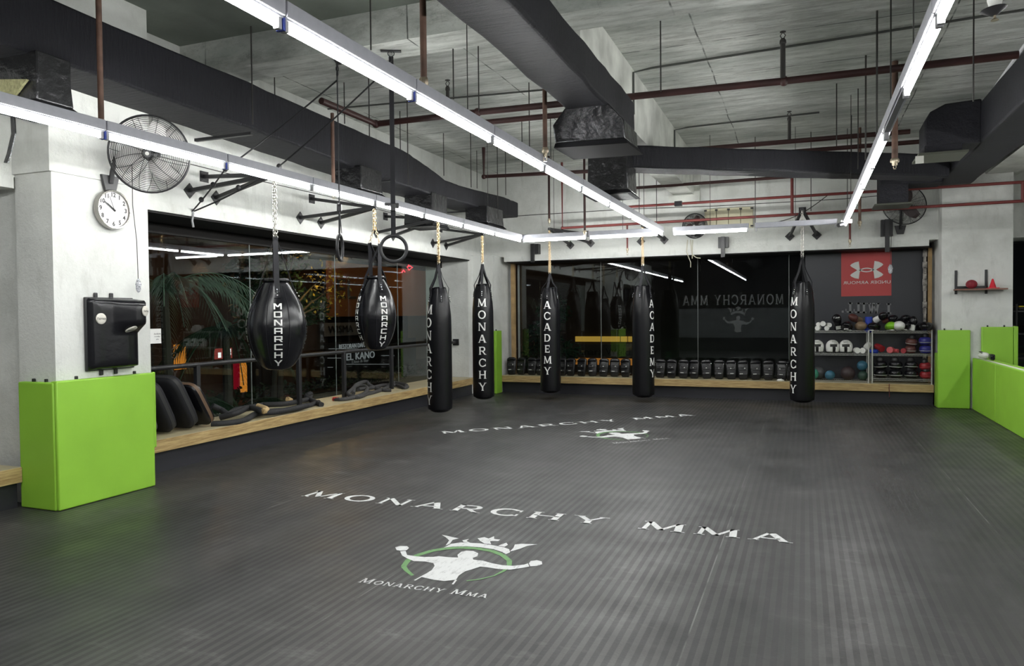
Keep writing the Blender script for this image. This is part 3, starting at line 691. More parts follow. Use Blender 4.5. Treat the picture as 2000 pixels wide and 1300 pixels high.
# wall brackets that carry the bags
def bracket(label, tip, plates, wall, rad=.024, group='black three-arm bag brackets on the walls'):
    tip = Vector(tip); c = Vector(plates[0])
    t = thing('bag_bracket', label, 'bracket', c, group=group)
    for i, p in enumerate(plates):
        p = Vector(p)
        nx = Vector((1, 0, 0)) if wall == 'x' else Vector((0, -1, 0)); s = Vector((0, 1, 0)) if wall == 'x' else Vector((1, 0, 0))
        rt = Matrix.Rotation(pi / 4 if i else 0, 4, nx)
        m = MB(); up = Vector((0, 0, 1))
        pc = [rt @ (s * a + up * b_) for a, b_ in ((-.06, -.06), (.06, -.06), (.06, .06), (-.06, .06))]
        m.hexa([p + q + nx * .001 - c for q in pc] + [p + q + nx * .012 - c for q in pc])
        arm = MB().tube([p + nx * .012 - c, tip - c], 1, flat=(rad * 1.7, rad * 1.7)).build('arm', M_blk, t, smooth=False)
        o = m.build('plate', M_blk, arm, smooth=False)
        for q in pc: MB().ell(p + q * .72 + nx * .014 - c, (.008, .008, .008), 6, 4).build('bolt', M_chrome, arm)
    MB().cb(tip - c, (.06, .06, .05)).build('hook_block', M_blk, t, bevel=.008)
    return t
bracket('black bracket on the left wall holding the larger teardrop bag', (-5.15, 6.37, 3.09), [(-6.30, 6.59, 3.19), (-6.30, 6.37, 3.00), (-6.30, 6.77, 2.98)], 'x')
bracket('black bracket on the left wall holding the smaller teardrop bag', (-5.15, 8.33, 3.00), [(-6.30, 8.56, 3.22), (-6.30, 8.30, 2.93), (-6.30, 8.76, 2.915)], 'x')
bracket('black bracket on the left wall holding the long bag over the bench end', (-5.11, 10.04, 3.05), [(-6.30, 10.49, 3.21), (-6.30, 10.20, 2.92), (-6.30, 10.72, 2.92)], 'x')
bracket('black bracket on the left wall near the corner, behind the diffuser box', (-5.33, 12.18, 3.04), [(-6.30, 12.45, 3.21), (-6.30, 12.13, 2.92), (-6.30, 12.67, 2.92)], 'x')
bracket('black bracket on the back wall above the left ACADEMY bag', (-4.49, 13.43, 3.22), [(-4.05, 14.38, 3.20), (-4.37, 14.38, 2.99), (-3.95, 14.38, 3.01)], 'y')
bracket('black bracket on the back wall above the right ACADEMY bag', (-2.74, 13.52, 3.20), [(-2.74, 14.38, 3.30), (-2.95, 14.38, 3.00), (-2.50, 14.38, 3.01)], 'y')
bracket('black bracket on the back wall above the bag by the wire racks', (-.04, 13.48, 3.33), [(-.04, 14.38, 3.42), (-.25, 14.38, 2.97), (.20, 14.38, 2.97)], 'y')

# ================================================================ RINGS, STRAPS, ROPES
def ring_set(label, x, y, zr, rr, rz, ztop):
    t = thing('gym_ring', label, 'gym ring', (x, y, zr), (0, 0, rz), 'gym rings on long straps')
    MB().tube([(rr * cos(q), 0, rr * sin(q)) for q in [2 * pi * i / 40 for i in range(40)]], .0165, 12, closed=True).build('ring', M_rub, t)
    h = ztop - zr
    MB().tube([(0, .004, rr + .018), (0, .0, rr + .10), (.0, 0, rr + .26)], 1, flat=(.046, .010), up=(0, 1, 0)).tube([(0, -.02, rr + .02), (0, -.006, rr + .22)], 1, flat=(.03, .003), up=(0, 1, 0)).build('loop_strap', M_web, t, smooth=False)
    m = MB(); m.cb((0, 0, rr + .28), (.05, .045, .075)).cb((.035, .01, rr + .30), (.045, .03, .05)).cb((-.05, .0, rr + .31), (.07, .012, .03))
    m.build('buckle', M_blk, t, bevel=.006)
    MB().tube([(0, 0, rr + .30), (.0, 0, h * .6), (0, .002, h - .06)], 1, flat=(.046, .004), up=(0, 1, 0)).build('hanging_strap', M_web, t, smooth=False)
    k = MB(); k.cb((0, 0, h - .006), (.20, .05, .010))
    chain(k, (.0, 0, h - .16), (0, 0, h - .01), .04, .014, .004); k.tube([(.03 * cos(q), 0, h - .03 + .03 * sin(q)) for q in [2 * pi * i / 12 for i in range(12)]], .005, 6, closed=True)
    k.build('ceiling_anchor', M_blk, t)
    return t
ring_set('black gym ring seen face on, in front of the smaller teardrop bag', -3.80, 6.48, 2.27, .128, radians(28), 4.22)
ring_set('black gym ring seen edge on, left of the face-on ring', -4.45, 6.51, 2.31, .128, radians(112), 4.22)
def cord(nm, label, cat, pts, r, m=M_rub, knots=(), group=None, parent=None):
    c = Vector(pts[0]); mb = MB().tube([Vector(p) - c for p in pts], r, 6)
    for k in knots: mb.ell(Vector(k) - c, (r * 3, r * 3, r * 3.4), 8, 6)
    o = mb.build(nm, m, parent)
    if not parent: o.location = c; tag(o, label, cat, group)
    return o
def lerp(a, b_, t): return Vector(a) * (1 - t) + Vector(b_) * t
def sag(a, b_, s_, n=12): return [lerp(a, b_, i / n) - Vector((0, 0, s_ * sin(pi * i / n))) for i in range(n + 1)]
A1 = Vector((-4.45, 6.51, 4.02)); A2 = Vector((-3.80, 6.48, 4.08)); W0 = Vector((-6.28, 6.38, 2.77))
kn = onX(440, 330, -5.55); kn2 = onX(545, 325, -5.05)
cord('bungee_rope', 'thin black doubled rope from the left ceiling anchor down to the left window lintel', 'rope', sag(A1, kn, .02) + sag(kn, W0, .015)[1:], .009, knots=[kn, lerp(kn, W0, .35), lerp(kn, W0, .7)])
cord('bungee_rope', 'thin black knotted rope from the right ceiling anchor down to the left window lintel', 'rope', sag(A2, kn2, .02) + sag(kn2, W0 + Vector((0, .03, .01)), .03)[1:], .009, knots=[kn2, lerp(kn2, W0, .2), lerp(kn2, W0, .45)])
cord('grey_rag', 'twisted grey rag tied at the left end of the window lintel', 'rag', [W0 + Vector(q) for q in ((.01, 0, .03), (.02, .0, -.02), (.015, -.01, -.10), (.02, .0, -.17))], .012, mat('grey_cloth', (0.30, 0.30, 0.31), 0.9, bump=(40, .6)))

# ================================================================ AIR DUCTS
def T(o): return Vector(o)
def duct_thing(label, loc): return thing('air_duct', label, 'air duct', loc)
def prism_path(secs):
    """secs: list of 4-corner rings"""
    m = MB(); o = 0
    for s_ in secs: m.v += [tuple(p) for p in s_]
    for i in range(len(secs) - 1):
        a, b_ = i * 4, i * 4 + 4
        for k in range(4): m.f.append((a + k, a + (k + 1) % 4, b_ + (k + 1) % 4, b_ + k))
    m.f.append((3, 2, 1, 0)); n = (len(secs) - 1) * 4; m.f.append((n, n + 1, n + 2, n + 3)); return m
def secy(y, x0, x1, z0, z1): return [(x0, y, z0), (x1, y, z0), (x1, y, z1), (x0, y, z1)]
t = duct_thing('large black-wrapped square duct along the left wall', (-5.6, 8, 3.5))
L = T(t.location)
secs = [secy(y, -5.90, -5.31, z0, z1) for y, z0, z1 in ((-2.9, 3.56, 4.03), (1, 3.56, 4.03), (4.6, 3.57, 4.03), (6.2, 3.545, 4.02), (7.9, 3.50, 3.98), (9.35, 3.46, 3.965), (10.0, 3.46, 3.88), (10.7, 3.47, 3.76), (11.2, 3.48, 3.755), (13.2, 3.53, 3.84), (13.92, 3.54, 3.84))]
def div(secs, k=6):
    out = []
    for a, b_ in zip(secs[:-1], secs[1:]):
        for i in range(k): out.append([lerp(p, q, i / k) for p, q in zip(a, b_)])
    out.append([Vector(p) for p in secs[-1]]); return out
def jit(secs, s_=.006): return [[p + Vector((random.uniform(-s_, s_), 0, random.uniform(-s_, s_))) for p in r_] for r_ in secs]
place_mb(prism_path(jit(div(secs))), L).build('trunk', M_duct, t, bevel=.025, seg=3)
for y in (6.15, 9.0, 12.1):
    place_mb(MB().box((-5.98, y - .02, 3.46 if y < 9.5 else 3.44), (-5.24, y + .02, 3.49 if y < 9.5 else 3.465)), L).build('support_rail', M_blk, t, smooth=False)
def diffuser(tt, L, x0, x1, y0, y1, zt, zb, fl=.05, nm='outlet_box', flip=0):
    o = place_mb(prism_path([[(x0 - .01, y0 - .01, zb + .045), (x1 + .01, y0 - .01, zb + .045), (x1 + .01, y1 + .01, zb + .045), (x0 - .01, y1 + .01, zb + .045)], [(x0, y0, (zb + zt) / 2), (x1, y0, (zb + zt) / 2), (x1, y1, (zb + zt) / 2), (x0, y1, (zb + zt) / 2)], [(x0, y0, zt), (x1, y0, zt), (x1, y1, zt), (x0, y1, zt)]]), L).build(nm, M_foil, tt, bevel=.012)
    f = place_mb(prism_path([[(x0 - fl, y0 - fl, zb), (x1 + fl, y0 - fl, zb), (x1 + fl, y1 + fl, zb), (x0 - fl, y1 + fl, zb)], [(x0, y0, zb + .05), (x1, y0, zb + .05), (x1, y1, zb + .05), (x0, y1, zb + .05)]]), L).build('diffuser_flange', M_matte, o, smooth=False)
    gr = MB()
    for i in range(7):
        yy = y0 + (y1 - y0) * (i + .5) / 7; gr.box((x0, yy - .004, zb - .008), (x1, yy + .004, zb - .0005))
    place_mb(gr, L).build('grille', mat('grey_grille', (0.16, 0.16, 0.16), .6), o, smooth=False)
    return o
diffuser(t, L, -5.66, -5.24, 3.86, 4.14, 3.58, 3.17)
diffuser(t, L, -5.62, -5.22, 8.12, 8.62, 3.52, 3.17)
diffuser(t, L, -5.78, -5.30, 10.20, 10.72, 3.50, 2.98, .03)
diffuser(t, L, -5.58, -5.16, 12.00, 12.75, 3.52, 3.18)
tf = MB().poly([(-5.62, 3.85, 3.40), (-5.62, 3.85, 3.22), (-5.50, 3.85, 3.215), (-5.30, 3.845, 3.36)], (0, -1, 0), .02)
place_mb(tf, L).build('torn_insulation', mat('yellow_fibreglass', (0.30, 0.29, 0.15), .95, bump=(50, 1), var=(30, .3)), t, smooth=False)
# hanging torn strip of wrap under the near outlet
fl = MB().tube([onY(25, 225, 4.05), onY(27, 260, 4.05), onY(18, 300, 4.02), onY(12, 318, 4.0)], 1, flat=(.045, .01), up=(0, -1, 0))
place_mb(fl, L).build('torn_wrap_strip', M_foil, t, smooth=False)

# middle duct with its wide outlet, and the slanting cross duct
t = duct_thing('black-wrapped duct along the middle of the ceiling ending in a wide taped outlet', (-1.8, 5, 3.5)); L = T(t.location)
bl, br = -2.02, -1.615
secs = [secy(y, bl, br, 3.45, 3.76) for y in (-2.9, 0, 2, 4, 5.5, 6.6, 7.6)]
place_mb(prism_path(jit(div(secs, 5), .008)), L).build('trunk', M_duct, t, bevel=.03, seg=3)
pl = prism_path([[(-2.13, 6.55, 3.17), (-1.50, 6.62, 3.17), (-1.48, 7.10, 3.17), (-2.10, 7.05, 3.17)], [(-2.15, 6.53, 3.33), (-1.50, 6.60, 3.33), (-1.50, 7.15, 3.33), (-2.12, 7.12, 3.33)], [(-2.02, 6.50, 3.47), (-1.62, 6.50, 3.47), (-1.62, 7.2, 3.47), (-2.02, 7.2, 3.47)]])
o = place_mb(pl, L).build('outlet_box', M_foil, t, bevel=.012)
place_mb(prism_path([[(-2.14, 6.54, 3.125), (-1.47, 6.61, 3.125), (-1.44, 7.16, 3.125), (-2.12, 7.10, 3.125)], [(-2.13, 6.55, 3.17), (-1.49, 6.62, 3.17), (-1.47, 7.12, 3.17), (-2.11, 7.06, 3.17)]]), L).build('diffuser_flange', M_matte, o, smooth=False)
# right duct with two side elbows
t = duct_thing('black-wrapped duct on the right of the ceiling with elbows and a slanting cross branch', (2.1, 9, 3.6)); L = T(t.location)
secs = [secy(y, 1.95, 2.45, 3.60, 4.10) for y in (-2.9, 2, 6, 9, 11, 13, 13.66)]
place_mb(prism_path(jit(div(secs, 4), .006)), L).build('trunk', M_duct, t, bevel=.03, seg=3)
def elbow(x0, x1, y0, y1, z0, z1, zb):
    m = prism_path([[(x1, y0, z0), (x1, y1, z0), (x1, y1, z1), (x1, y0, z1)], [(x0 + .22, y0, z0), (x0 + .22, y1, z0), (x0 + .22, y1, z1 - .02), (x0 + .22, y0, z1 - .02)], [(x0 + .06, y0, z0), (x0 + .06, y1, z0), (x0 + .06, y1, z1 - .10), (x0 + .06, y0, z1 - .10)], [(x0, y0, z0), (x0, y1, z0), (x0, y1, z1 - .22), (x0, y0, z1 - .22)]])
    e = place_mb(m, L).build('elbow', M_duct, t, bevel=.02)
    m = prism_path([[(x0, y0 + .005, zb), (x0 + .40, y0 + .005, zb), (x0 + .40, y1, zb), (x0, y1, zb)], [(x0, y0 + .005, z0 + .01), (x0 + .40, y0 + .005, z0 + .01), (x0 + .40, y1, z0 + .01), (x0, y1, z0 + .01)]])
    place_mb(m, L).build('outlet_neck', M_duct, e, smooth=False)
    m = MB().box((x0 - .07, y0 - .05, zb - .025), (x0 + .46, y1 + .05, zb))
    place_mb(m, L).build('diffuser_flange', mat('dark_olive_grille', (0.045, 0.048, 0.035), .5), e, smooth=False)
    return e
elbow(1.36, 1.96, 10.35, 10.85, 3.60, 4.12, 3.52)
elbow(1.09, 1.96, 13.0, 13.5, 3.56, 3.95, 3.28)
place_mb(MB().cb((1.30, 10.30, 3.44), (.09, .01, .09), None), L).build('loose_flap', mat('aluminium_flap', (0.42, .42, .38), .5), t, smooth=False)
place_mb(MB().tube([(1.95, 8.2, 4.13), (2.02, 10.0, 4.14)], .02, 8), L).build('white_conduit', M_sock, t)
# the slanting branch that runs back to the middle
def seg_sec(p, dirv, hw, z0, z1):
    d = Vector(dirv).normalized(); q = Vector((d.y, -d.x)); return [(p[0] - q.x * hw, p[1] - q.y * hw, z0), (p[0] + q.x * hw, p[1] + q.y * hw, z0), (p[0] + q.x * hw, p[1] + q.y * hw, z1), (p[0] - q.x * hw, p[1] - q.y * hw, z1)]
pa, pb = Vector((-2.25, 9.45)), Vector((1.82, 12.4)); dr = pb - pa
secs = [seg_sec(pa + dr * q, dr, .2, 3.45 - .0 * q + .06 * q, 3.73 + .10 * q) for q in [i / 8 for i in range(9)]]
place_mb(prism_path(jit(div(secs, 3), .006)), L).build('cross_branch', M_duct, t, bevel=.03, seg=3)
diffuser(t, L, -2.52, -2.02, 9.05, 9.55, 3.72, 3.08)


# ================================================================ PIPES, RODS, SPRINKLERS
def pipe(label, pts, r, m, nm='sprinkler_pipe', cat='pipe', joints=True, group=None):
    c = Vector(pts[0]); t = thing(nm, label, cat, c, group=group)
    MB().tube([Vector(p) - c for p in pts], r, 12).build('run', m, t)
    if joints and len(pts) > 2:
        for p in pts[1:-1]: MB().ell(Vector(p) - c, (r * 1.35,) * 3, 12, 8).build('elbow_joint', m, t)
    return t
def branch(t, a, b_, r, m): c = t.location; MB().tube([Vector(a) - c, Vector(b_) - c], r, 10).build('branch', m, t)
P1z = 4.0
t = pipe('thick maroon sprinkler main crossing the ceiling in front of the ducts to the right edge', [(-5.0, 7.0, P1z), (-4.98, 8.1, P1z), (-3.6, 8.12, P1z), (-.2, 8.30, P1z), (1.87, 8.33, P1z)], .038, M_maroon)
t2 = pipe('second maroon pipe running behind the thick main left of the middle duct', [(-3.62, 8.40, 3.95), (-2.35, 8.46, 3.95)], .034, M_maroon)
pipe('upper maroon pipe high in the right bay behind the tube lights', [(-1.85, 11.2, 4.0), (1.31, 11.28, 4.0)], .034, M_maroon)
pipe('lower maroon pipe just behind the upper one in the right bay', [(-.6, 11.86, 3.98), (1.86, 11.92, 3.98)], .032, M_maroon)
pipe('dark maroon pipe passing under the beam toward the cross duct', [(-3.4, 13.0, 3.805), (1.0, 13.0, 3.805)], .026, M_maroon)
pipe('maroon pipe bent down from the ceiling at the left end of the back wall', [(-5.17, 11.9, 4.5), (-5.17, 11.9, 4.0), (-3.94, 12.1, 4.0), (-2.6, 12.3, 4.0)], .032, M_maroon)
t = pipe('long red pipe, upper of the two along the back wall', [(-3.22, 13.75, 3.59), (5.5, 13.75, 3.59)], .024, M_redp)
t = pipe('long red pipe, lower of the two along the back wall', [(-4.34, 13.75, 4.52), (-4.34, 13.75, 3.265), (5.5, 13.75, 3.306)], .024, M_redp)
for px in (1547,): p = onY(px, 380, 13.75); branch(t, (p.x, 13.75, 3.30), (p.x, 13.75, 3.95), .026, M_redp)
p = onY(1998, 370, 13.75); branch(t, (p.x, 13.75, 3.30), (p.x, 13.75, 3.59), .026, M_redp)
def dropper(label, x, y, zt, zb, r=.021, m=M_rust, down=True, col=True):
    t = thing('sprinkler', label, 'sprinkler', (x, y, zb), group='sprinkler heads on drop pipes')
    s_ = 1 if down else -1; h = zt - zb
    MB().tube([(0, 0, h), (0, 0, .09 * 1)], r, 12).build('drop_pipe', m, t)
    MB().lathe([(r * 1.25, .075), (r * 1.45, .085), (r * 1.45, .11), (r * 1.2, .125)], 8).lathe([(r * .7, .04), (r * .9, .05), (r * .9, .075)], 10).build('fitting', M_brass, t)
    MB().tube([(-.012, 0, .04), (-.016, 0, .02), (0, 0, .004), (.016, 0, .02), (.012, 0, .04)], .0035, 6).lathe([(.017, 0), (.017, .003)], 12).build('head', M_brass, t)
    return t
q = onZ(198, 250, 3.03); dropper('rusty drop pipe with sprinkler head in front of the left duct near the wall fan', q.x, q.y, 4.54, 2.97)
q = onZ(828, 178, 3.03); dropper('rusty drop pipe with sprinkler head beside the middle light row near the top', q.x, q.y, 4.54, 2.99)
q = onZ(1117, 338, 3.03); dropper('sprinkler head under the wide taped outlet', -2.19, 6.44, 4.215, 2.99)
q = onX(651, 360, -5.12); dropper('rusty drop pipe with sprinkler head beside the second outlet of the left duct', -5.12, q.y, 3.97, 2.98)
dropper('maroon drop pipe ending above the left ACADEMY bag bracket', -4.42, 13.2, 4.54, 3.26, m=M_maroon)
dropper('maroon drop pipe ending in front of the back light row', -3.575, 12.62, 4.54, 2.94, m=M_maroon)
dropper('thin red drop pipe ending below the back light row, between the two ACADEMY bags', onY(1225, 450, 13.75).x, 13.75, 3.25, 2.70, .016, m=M_redp)
dropper('thick rusty drop pipe beside the right light row and the near elbow outlet', .99, 9.9, 4.54, 3.28, .034)
dropper('pale rusty drop pipe at the back end of the right light row', .82, 13.2, 4.54, 2.93, .022)
dropper('thin maroon drop pipe reaching in front of the back lintel under the right row', onY(1660, 440, 13.75).x, 13.75, 3.28, 2.69, .018, m=M_redp)
def upright(label, x, y, z0, z1, r=.026):
    t = thing('upright_sprinkler', label, 'sprinkler', (x, y, z0), group='upright sprinkler heads on the mains')
    h = z1 - z0
    MB().tube([(0, 0, 0), (0, 0, h - .12)], r, 10).build('riser', M_rod, t)
    MB().lathe([(r, h - .13), (r * 1.3, h - .12), (r * 1.2, h - .09), (r * .7, h - .07)], 10).tube([(-.010, 0, h - .07), (-.026, 0, h - .04), (0, 0, h - .008), (.026, 0, h - .04), (.010, 0, h - .07)], .005, 6).lathe([(.03, h - .006), (.03, h)], 14).build('head', M_rod, t)
upright('upright sprinkler head standing on the main in the middle of the right bay', -.21, 8.27, 4.02, 4.50)
upright('upright sprinkler head standing on the upper pipe above the cross duct', *[onZ(1542, 240, 4.3).x, 11.24], 4.02, 4.42, .022)
upright('upright sprinkler head seen just above the middle light row', -3.98, 8.10, 4.02, 4.42, .022)
t = thing('white_sprinkler', 'sprinkler head in white wrapped sleeve with dark cup at the top right corner', 'sprinkler', (1.38, 4.5, 3.62)); q = onZ(1943, 40, 3.34); t.location = (q.x, q.y, 3.34)
MB().tube([(0, 0, 1.19), (0, 0, .12), (0, 0, .075)], [.042, .042, .03], 14).build('sleeve', M_white, t)
MB().lathe([(.018, .03), (.05, .052), (.072, .066), (.070, .07), (.03, .072)], 20, mtx=Matrix.Rotation(radians(-6), 4, 'Y')).build('cup', M_blk, t)
MB().tube([(0, 0, .06), (0, 0, .012)], .007, 8).lathe([(.008, .014), (.022, .002), (.022, 0)], 14).build('head', M_brass, t)

rods = [((490, 50), 243, 'thin steel hanger strap holding the near support rail of the left duct'),
 ((536, 144), 188, 'thin rod between the wall side of the left duct and the ceiling'),
 ((672, 161), 246, 'thin rod above the left duct, left of the bent pipe'), ((720, 152), 268, 'thin rod touching the bend of the thick main'),
 ((781, 217), 296, 'short rod behind the ring strap above the left duct'), ((795, 188), 362, 'long rod down to the second support rail of the left duct'),
 ((723, -8), 98, 'thin rod above the middle light row left of the right ring anchor'), ((884, 30), 194, 'thin rod ending above the middle light row, right of the rusty drop'),
 ((934, 90), 216, 'thin rod holding the thick main left of the middle duct'), ((1033, 161), 292, 'thin rod crossing the main close to the middle duct'),
 ((866, 260), 347, 'thin rod above the far part of the left duct'), ((919, 258), 366, 'rod above the far part of the left duct, right neighbour of the first'),
 ((931, 294), 368, 'faint rod behind the end part of the left duct'), ((971, 286), 428, 'long rod passing the end of the left duct to its last rail'),
 ((987, 288), 381, 'rod behind the very end of the left duct'), ((1019, 231), 336, 'rod holding the bent maroon pipe'), ((1075, 221), 318, 'thin rod left of the wide taped outlet'),
 ((1290, 41), 178, 'thin rod holding the main right of the middle duct'), ((1634, 163), 285, 'rod holding the pipes in the right bay'),
 ((1691, 108), 312, 'long ridged rod left of the right light row'), ((1713, 21), 262, 'long ridged rod crossing the main left of the right light row'),
 ((1740, -12), 205, 'long rod ending on the right light row'), ((1902, -22), 198, 'long rod down to the near elbow outlet'),
 ((1676, 173), 330, 'faint thin rod beside the right light row'), ((1663, 225), 300, 'short thin rod beside the unlit batten')]
for (px, py), yb, lab in rods:
    a = onZ(px, py, 4.545)
    if abs(a.x) > 7 or a.y > 14.2: continue
    d = _ray(px, yb); zb = EYE + d.z * (a.y / d.y) if d.y else 3.5
    if a.x < -5.25 and a.x > -5.95 and zb < 4.05: zb = max(zb, 4.03 if a.y < 9.4 else 3.86)
    r = .007 if 'ridged' not in lab else .009
    o = place_mb(MB().tube([(a.x, a.y, zb), (a.x, a.y, 4.545)], r, 8), (a.x, a.y, zb)).build('hanger_rod', M_rod); o.location = (a.x, a.y, zb)
    tag(o, lab, 'hanger rod', 'hanger rods under the ceiling')
for px, y0, y1, Y, lab in ((1475, 338, 440, 13.2, 'thin rod in front of the beige cabinets on the back wall'), (1248, 330, 419, 13.0, 'thin rod right of the second outlet box'), (1282, 342, 440, 13.0, 'thin rod just right of the beam end'), (1584, 345, 412, 13.2, 'thin rod above the bag by the racks'), (1655, 345, 425, 13.2, 'rod behind the right light row near the back wall')):
    a = onY(px, y0, Y); b_ = onY(px, y1, Y); o = place_mb(MB().tube([(a.x, Y, b_.z), (a.x, Y, 4.545)], .006, 8), (a.x, Y, b_.z)).build('hanger_rod', M_rod); o.location = (a.x, Y, b_.z)
    tag(o, lab, 'hanger rod', 'hanger rods under the ceiling')
# rods that carry the light rows (kept above each row)
for rx, nm in ((-4.80, 'left'), (-2.25, 'middle'), (.585, 'right'), (3.75, 'outermost')):
    for k, yy in enumerate((-1.2, 1.6, 4.9, 11.2) if nm != 'left' else (-1.2, 1.6, 11.2)):
        o = MB().tube([(0, 0, 0), (0, 0, CZ - 3.06 - .005)], .004, 6).build('light_wire', M_rod); o.location = (rx, yy, 3.06)
        tag(o, 'thin wire holding the %s light row, %s from the camera side' % (nm, ordn[k]), 'wire', 'light row wires')
for k, xx in enumerate((-4.18, -2.93, -1.46, -.14)):
    o = MB().tube([(0, 0, 0), (0, 0, CZ - 3.06 - .005 if xx != -2.0 else 0)], .004, 6).build('light_wire', M_rod); o.location = (xx, 12.75, 3.06)
    tag(o, 'wire holding the back light row, %s from the left corner' % ordn[k], 'wire', 'light row wires')
# electric conduits
cm = mat('grey_conduit', (0.30, 0.32, 0.31), 0.5)
pipe('grey conduit bending from the beam across the right bay ceiling, near run', [(-1.915, 8.95, 4.0), (-1.915, 8.95, 4.50), (-1.7, 8.95, 4.525), (5.5, 8.4, 4.525)], .013, mat('dark_conduit', (0.08, .085, .08), .5), 'conduit', 'conduit', False)
pipe('grey conduit bending from the beam across the right bay ceiling, far run', [(-1.915, 12.0, 3.9), (-1.915, 12.0, 4.50), (-1.7, 12.0, 4.525), (.2, 11.9, 4.525)], .012, MATS['dark_conduit'], 'conduit', 'conduit', False)
pipe('grey conduit across the left bay ceiling', [(-6.25, 8.9, 4.525), (-2.4, 9.35, 4.525)], .012, MATS['dark_conduit'], 'conduit', 'conduit', False)
cab = [onY(1000, 422, 14.36), onY(1230, 408, 14.36), onY(1400, 402, 14.36), onY(1650, 388, 14.36), onY(1740, 380, 14.36)]
for p in cab: p.y = 14.365
pipe('thin black cable pinned along the back wall above the windows', cab, .006, M_rod, 'wall_cable', 'cable', False)
pipe('thin black cable pinned along the left wall under the duct', [(-6.29, 4.4 + .01 + 1.05, 3.30), (-6.29, 7, 3.29), (-6.29, 9, 3.31), (-6.29, 11.5, 3.28), (-6.29, 14.2, 3.29)], .005, M_rod, 'wall_cable', 'cable', False)
pipe('loose black cord drooping over the bag bracket by the racks', sag(onY(1490, 437, 13.87), onY(1618, 380, 13.87), .12), .007, M_rod, 'loose_cord', 'cord', False)

# ================================================================ FANS
def fan(label, c, wallp, R_, yaw, tilt, blade_m, cage_m=M_blk, arm=True, plate_n=(1, 0, 0)):
    """c: cage centre, yaw: direction the fan blows"""
    t = thing('wall_fan', label, 'fan', c, group='wall fans')
    base = Matrix.Rotation(yaw, 4, 'Z') @ Matrix.Rotation(tilt, 4, 'Y')      # local +x is the front
    A = base @ Matrix.Rotation(pi / 2, 4, 'Y')                                # local z of shapes -> +x
    def dome(side, r0, dep):   # ring wires and spokes of half a cage
        m = MB(); n = 22
        for i in range(1, n):
            r = R_ * (i / n); z_ = side * dep * sqrt(max(0, 1 - (i / n) ** 2.6))
            m.tube([A @ Vector((r * cos(q), r * sin(q), z_)) for q in [2 * pi * k / 40 for k in range(40)]], .0019, 4, closed=True)
        for k in range(12):
            q = 2 * pi * k / 12 + (.13 if side < 0 else 0)
            m.tube([A @ Vector((R_ * s_ * cos(q + .25 * s_ * side), R_ * s_ * sin(q + .25 * s_ * side), side * dep * sqrt(max(0, 1 - s_ ** 2.6)))) for s_ in [i / 9 for i in range(1, 10)] + [1.0]], .0026, 4)
        return m
    dome(1, R_, R_ * .26).build('front_cage', cage_m, t); dome(-1, R_, R_ * .24).build('rear_cage', cage_m, t)
    MB().tube([A @ Vector((R_ * cos(q), R_ * sin(q), 0)) for q in [2 * pi * k / 48 for k in range(48)]], .009, 8, closed=True).build('rim', cage_m, t)
    MB().lathe([(0, R_ * .27), (.034, R_ * .27), (.042, R_ * .24), (.04, R_ * .2), (0, R_ * .2)], 20, mtx=A).build('badge_cap', M_blk, t)
    MB().lathe([(0, R_ * .275), (.017, R_ * .275)], 16, mtx=A).lathe([(.017, R_ * .272), (.017, R_ * .275)], 16, mtx=A).build('badge', M_print, t)
    MB().lathe([(0, -R_ * .55), (R_ * .17, -R_ * .53), (R_ * .2, -R_ * .35), (R_ * .18, -R_ * .08), (R_ * .10, 0), (0, .0)], 20, mtx=A).build('motor', blade_m if blade_m.name.startswith('brown') else M_blk, t)
    for k in range(3):
        q0 = 2 * pi * k / 3 + .5; m = MB(); nn = 8
        vs = []
        for i in range(nn + 1):
            s_ = i / nn; r = R_ * (.14 + .72 * s_); wd = R_ * (.16 + .34 * sin(pi * min(1, s_ * .8 + .12)))
            for sd in (-1, 1):
                q = q0 + sd * wd / (2 * max(r, .09)) + .25 * s_
                for th in (0, .003): vs.append(A @ Vector((r * cos(q), r * sin(q), sd * .03 * (1 - .3 * s_) + R_ * .02 + th)))
        o = len(m.v); m.v += [tuple(v) for v in vs]
        for i in range(nn):
            a = o + i * 4; b2 = a + 4
            m.f += [(a, a + 2, b2 + 2, b2), (a + 1, b2 + 1, b2 + 3, a + 3), (a, b2, b2 + 1, a + 1), (a + 2, a + 3, b2 + 3, b2 + 2)]
        m.f += [(o, o + 1, o + 3, o + 2), (o + nn * 4, o + nn * 4 + 2, o + nn * 4 + 3, o + nn * 4 + 1)]
        m.build('blade', blade_m, t, angle=70)
    wp = Vector(wallp) - Vector(c); bk = A @ Vector((0, 0, -R_ * .45)); n_ = Vector(plate_n)
    if arm:
        pts = [wp + n_ * .03 - Vector((0, 0, 0)), wp + n_ * .05 + Vector((0, 0, .10)), wp + n_ * .09 + Vector((0, 0, .22)) * 1, lerp(wp + n_ * .12 + Vector((0, 0, .28)), bk, .45), bk + Vector((0, 0, -.03)), bk]
        MB().tube(pts, .022, 10).build('arm', M_blk, t)
    s = Vector((-n_.y, n_.x, 0)); up = Vector((0, 0, 1))
    pp = [wp + s * a + up * b2 for a, b2 in ((-.05, -.08), (.05, -.08), (.09, .07), (-.09, .07))]
    MB().hexa([p + n_ * .002 for p in pp] + [p + n_ * .03 for p in pp]).build('wall_plate', M_blk, t, smooth=False)
    return t
M_bladeD = mat('dark_fan_blade', (0.06, 0.04, 0.04), 0.45); M_bladeB = mat('brown_fan_blade', (0.10, 0.055, 0.05), 0.4)
fc = onX(292, 301, -5.42); fan('large black cage wall fan above the wall clock', fc, (-5.845, onX(212, 362, -5.845).y, 2.82), .335, radians(-55), radians(8), mat('clear_fan_blade', (.5, .49, .48), .4))
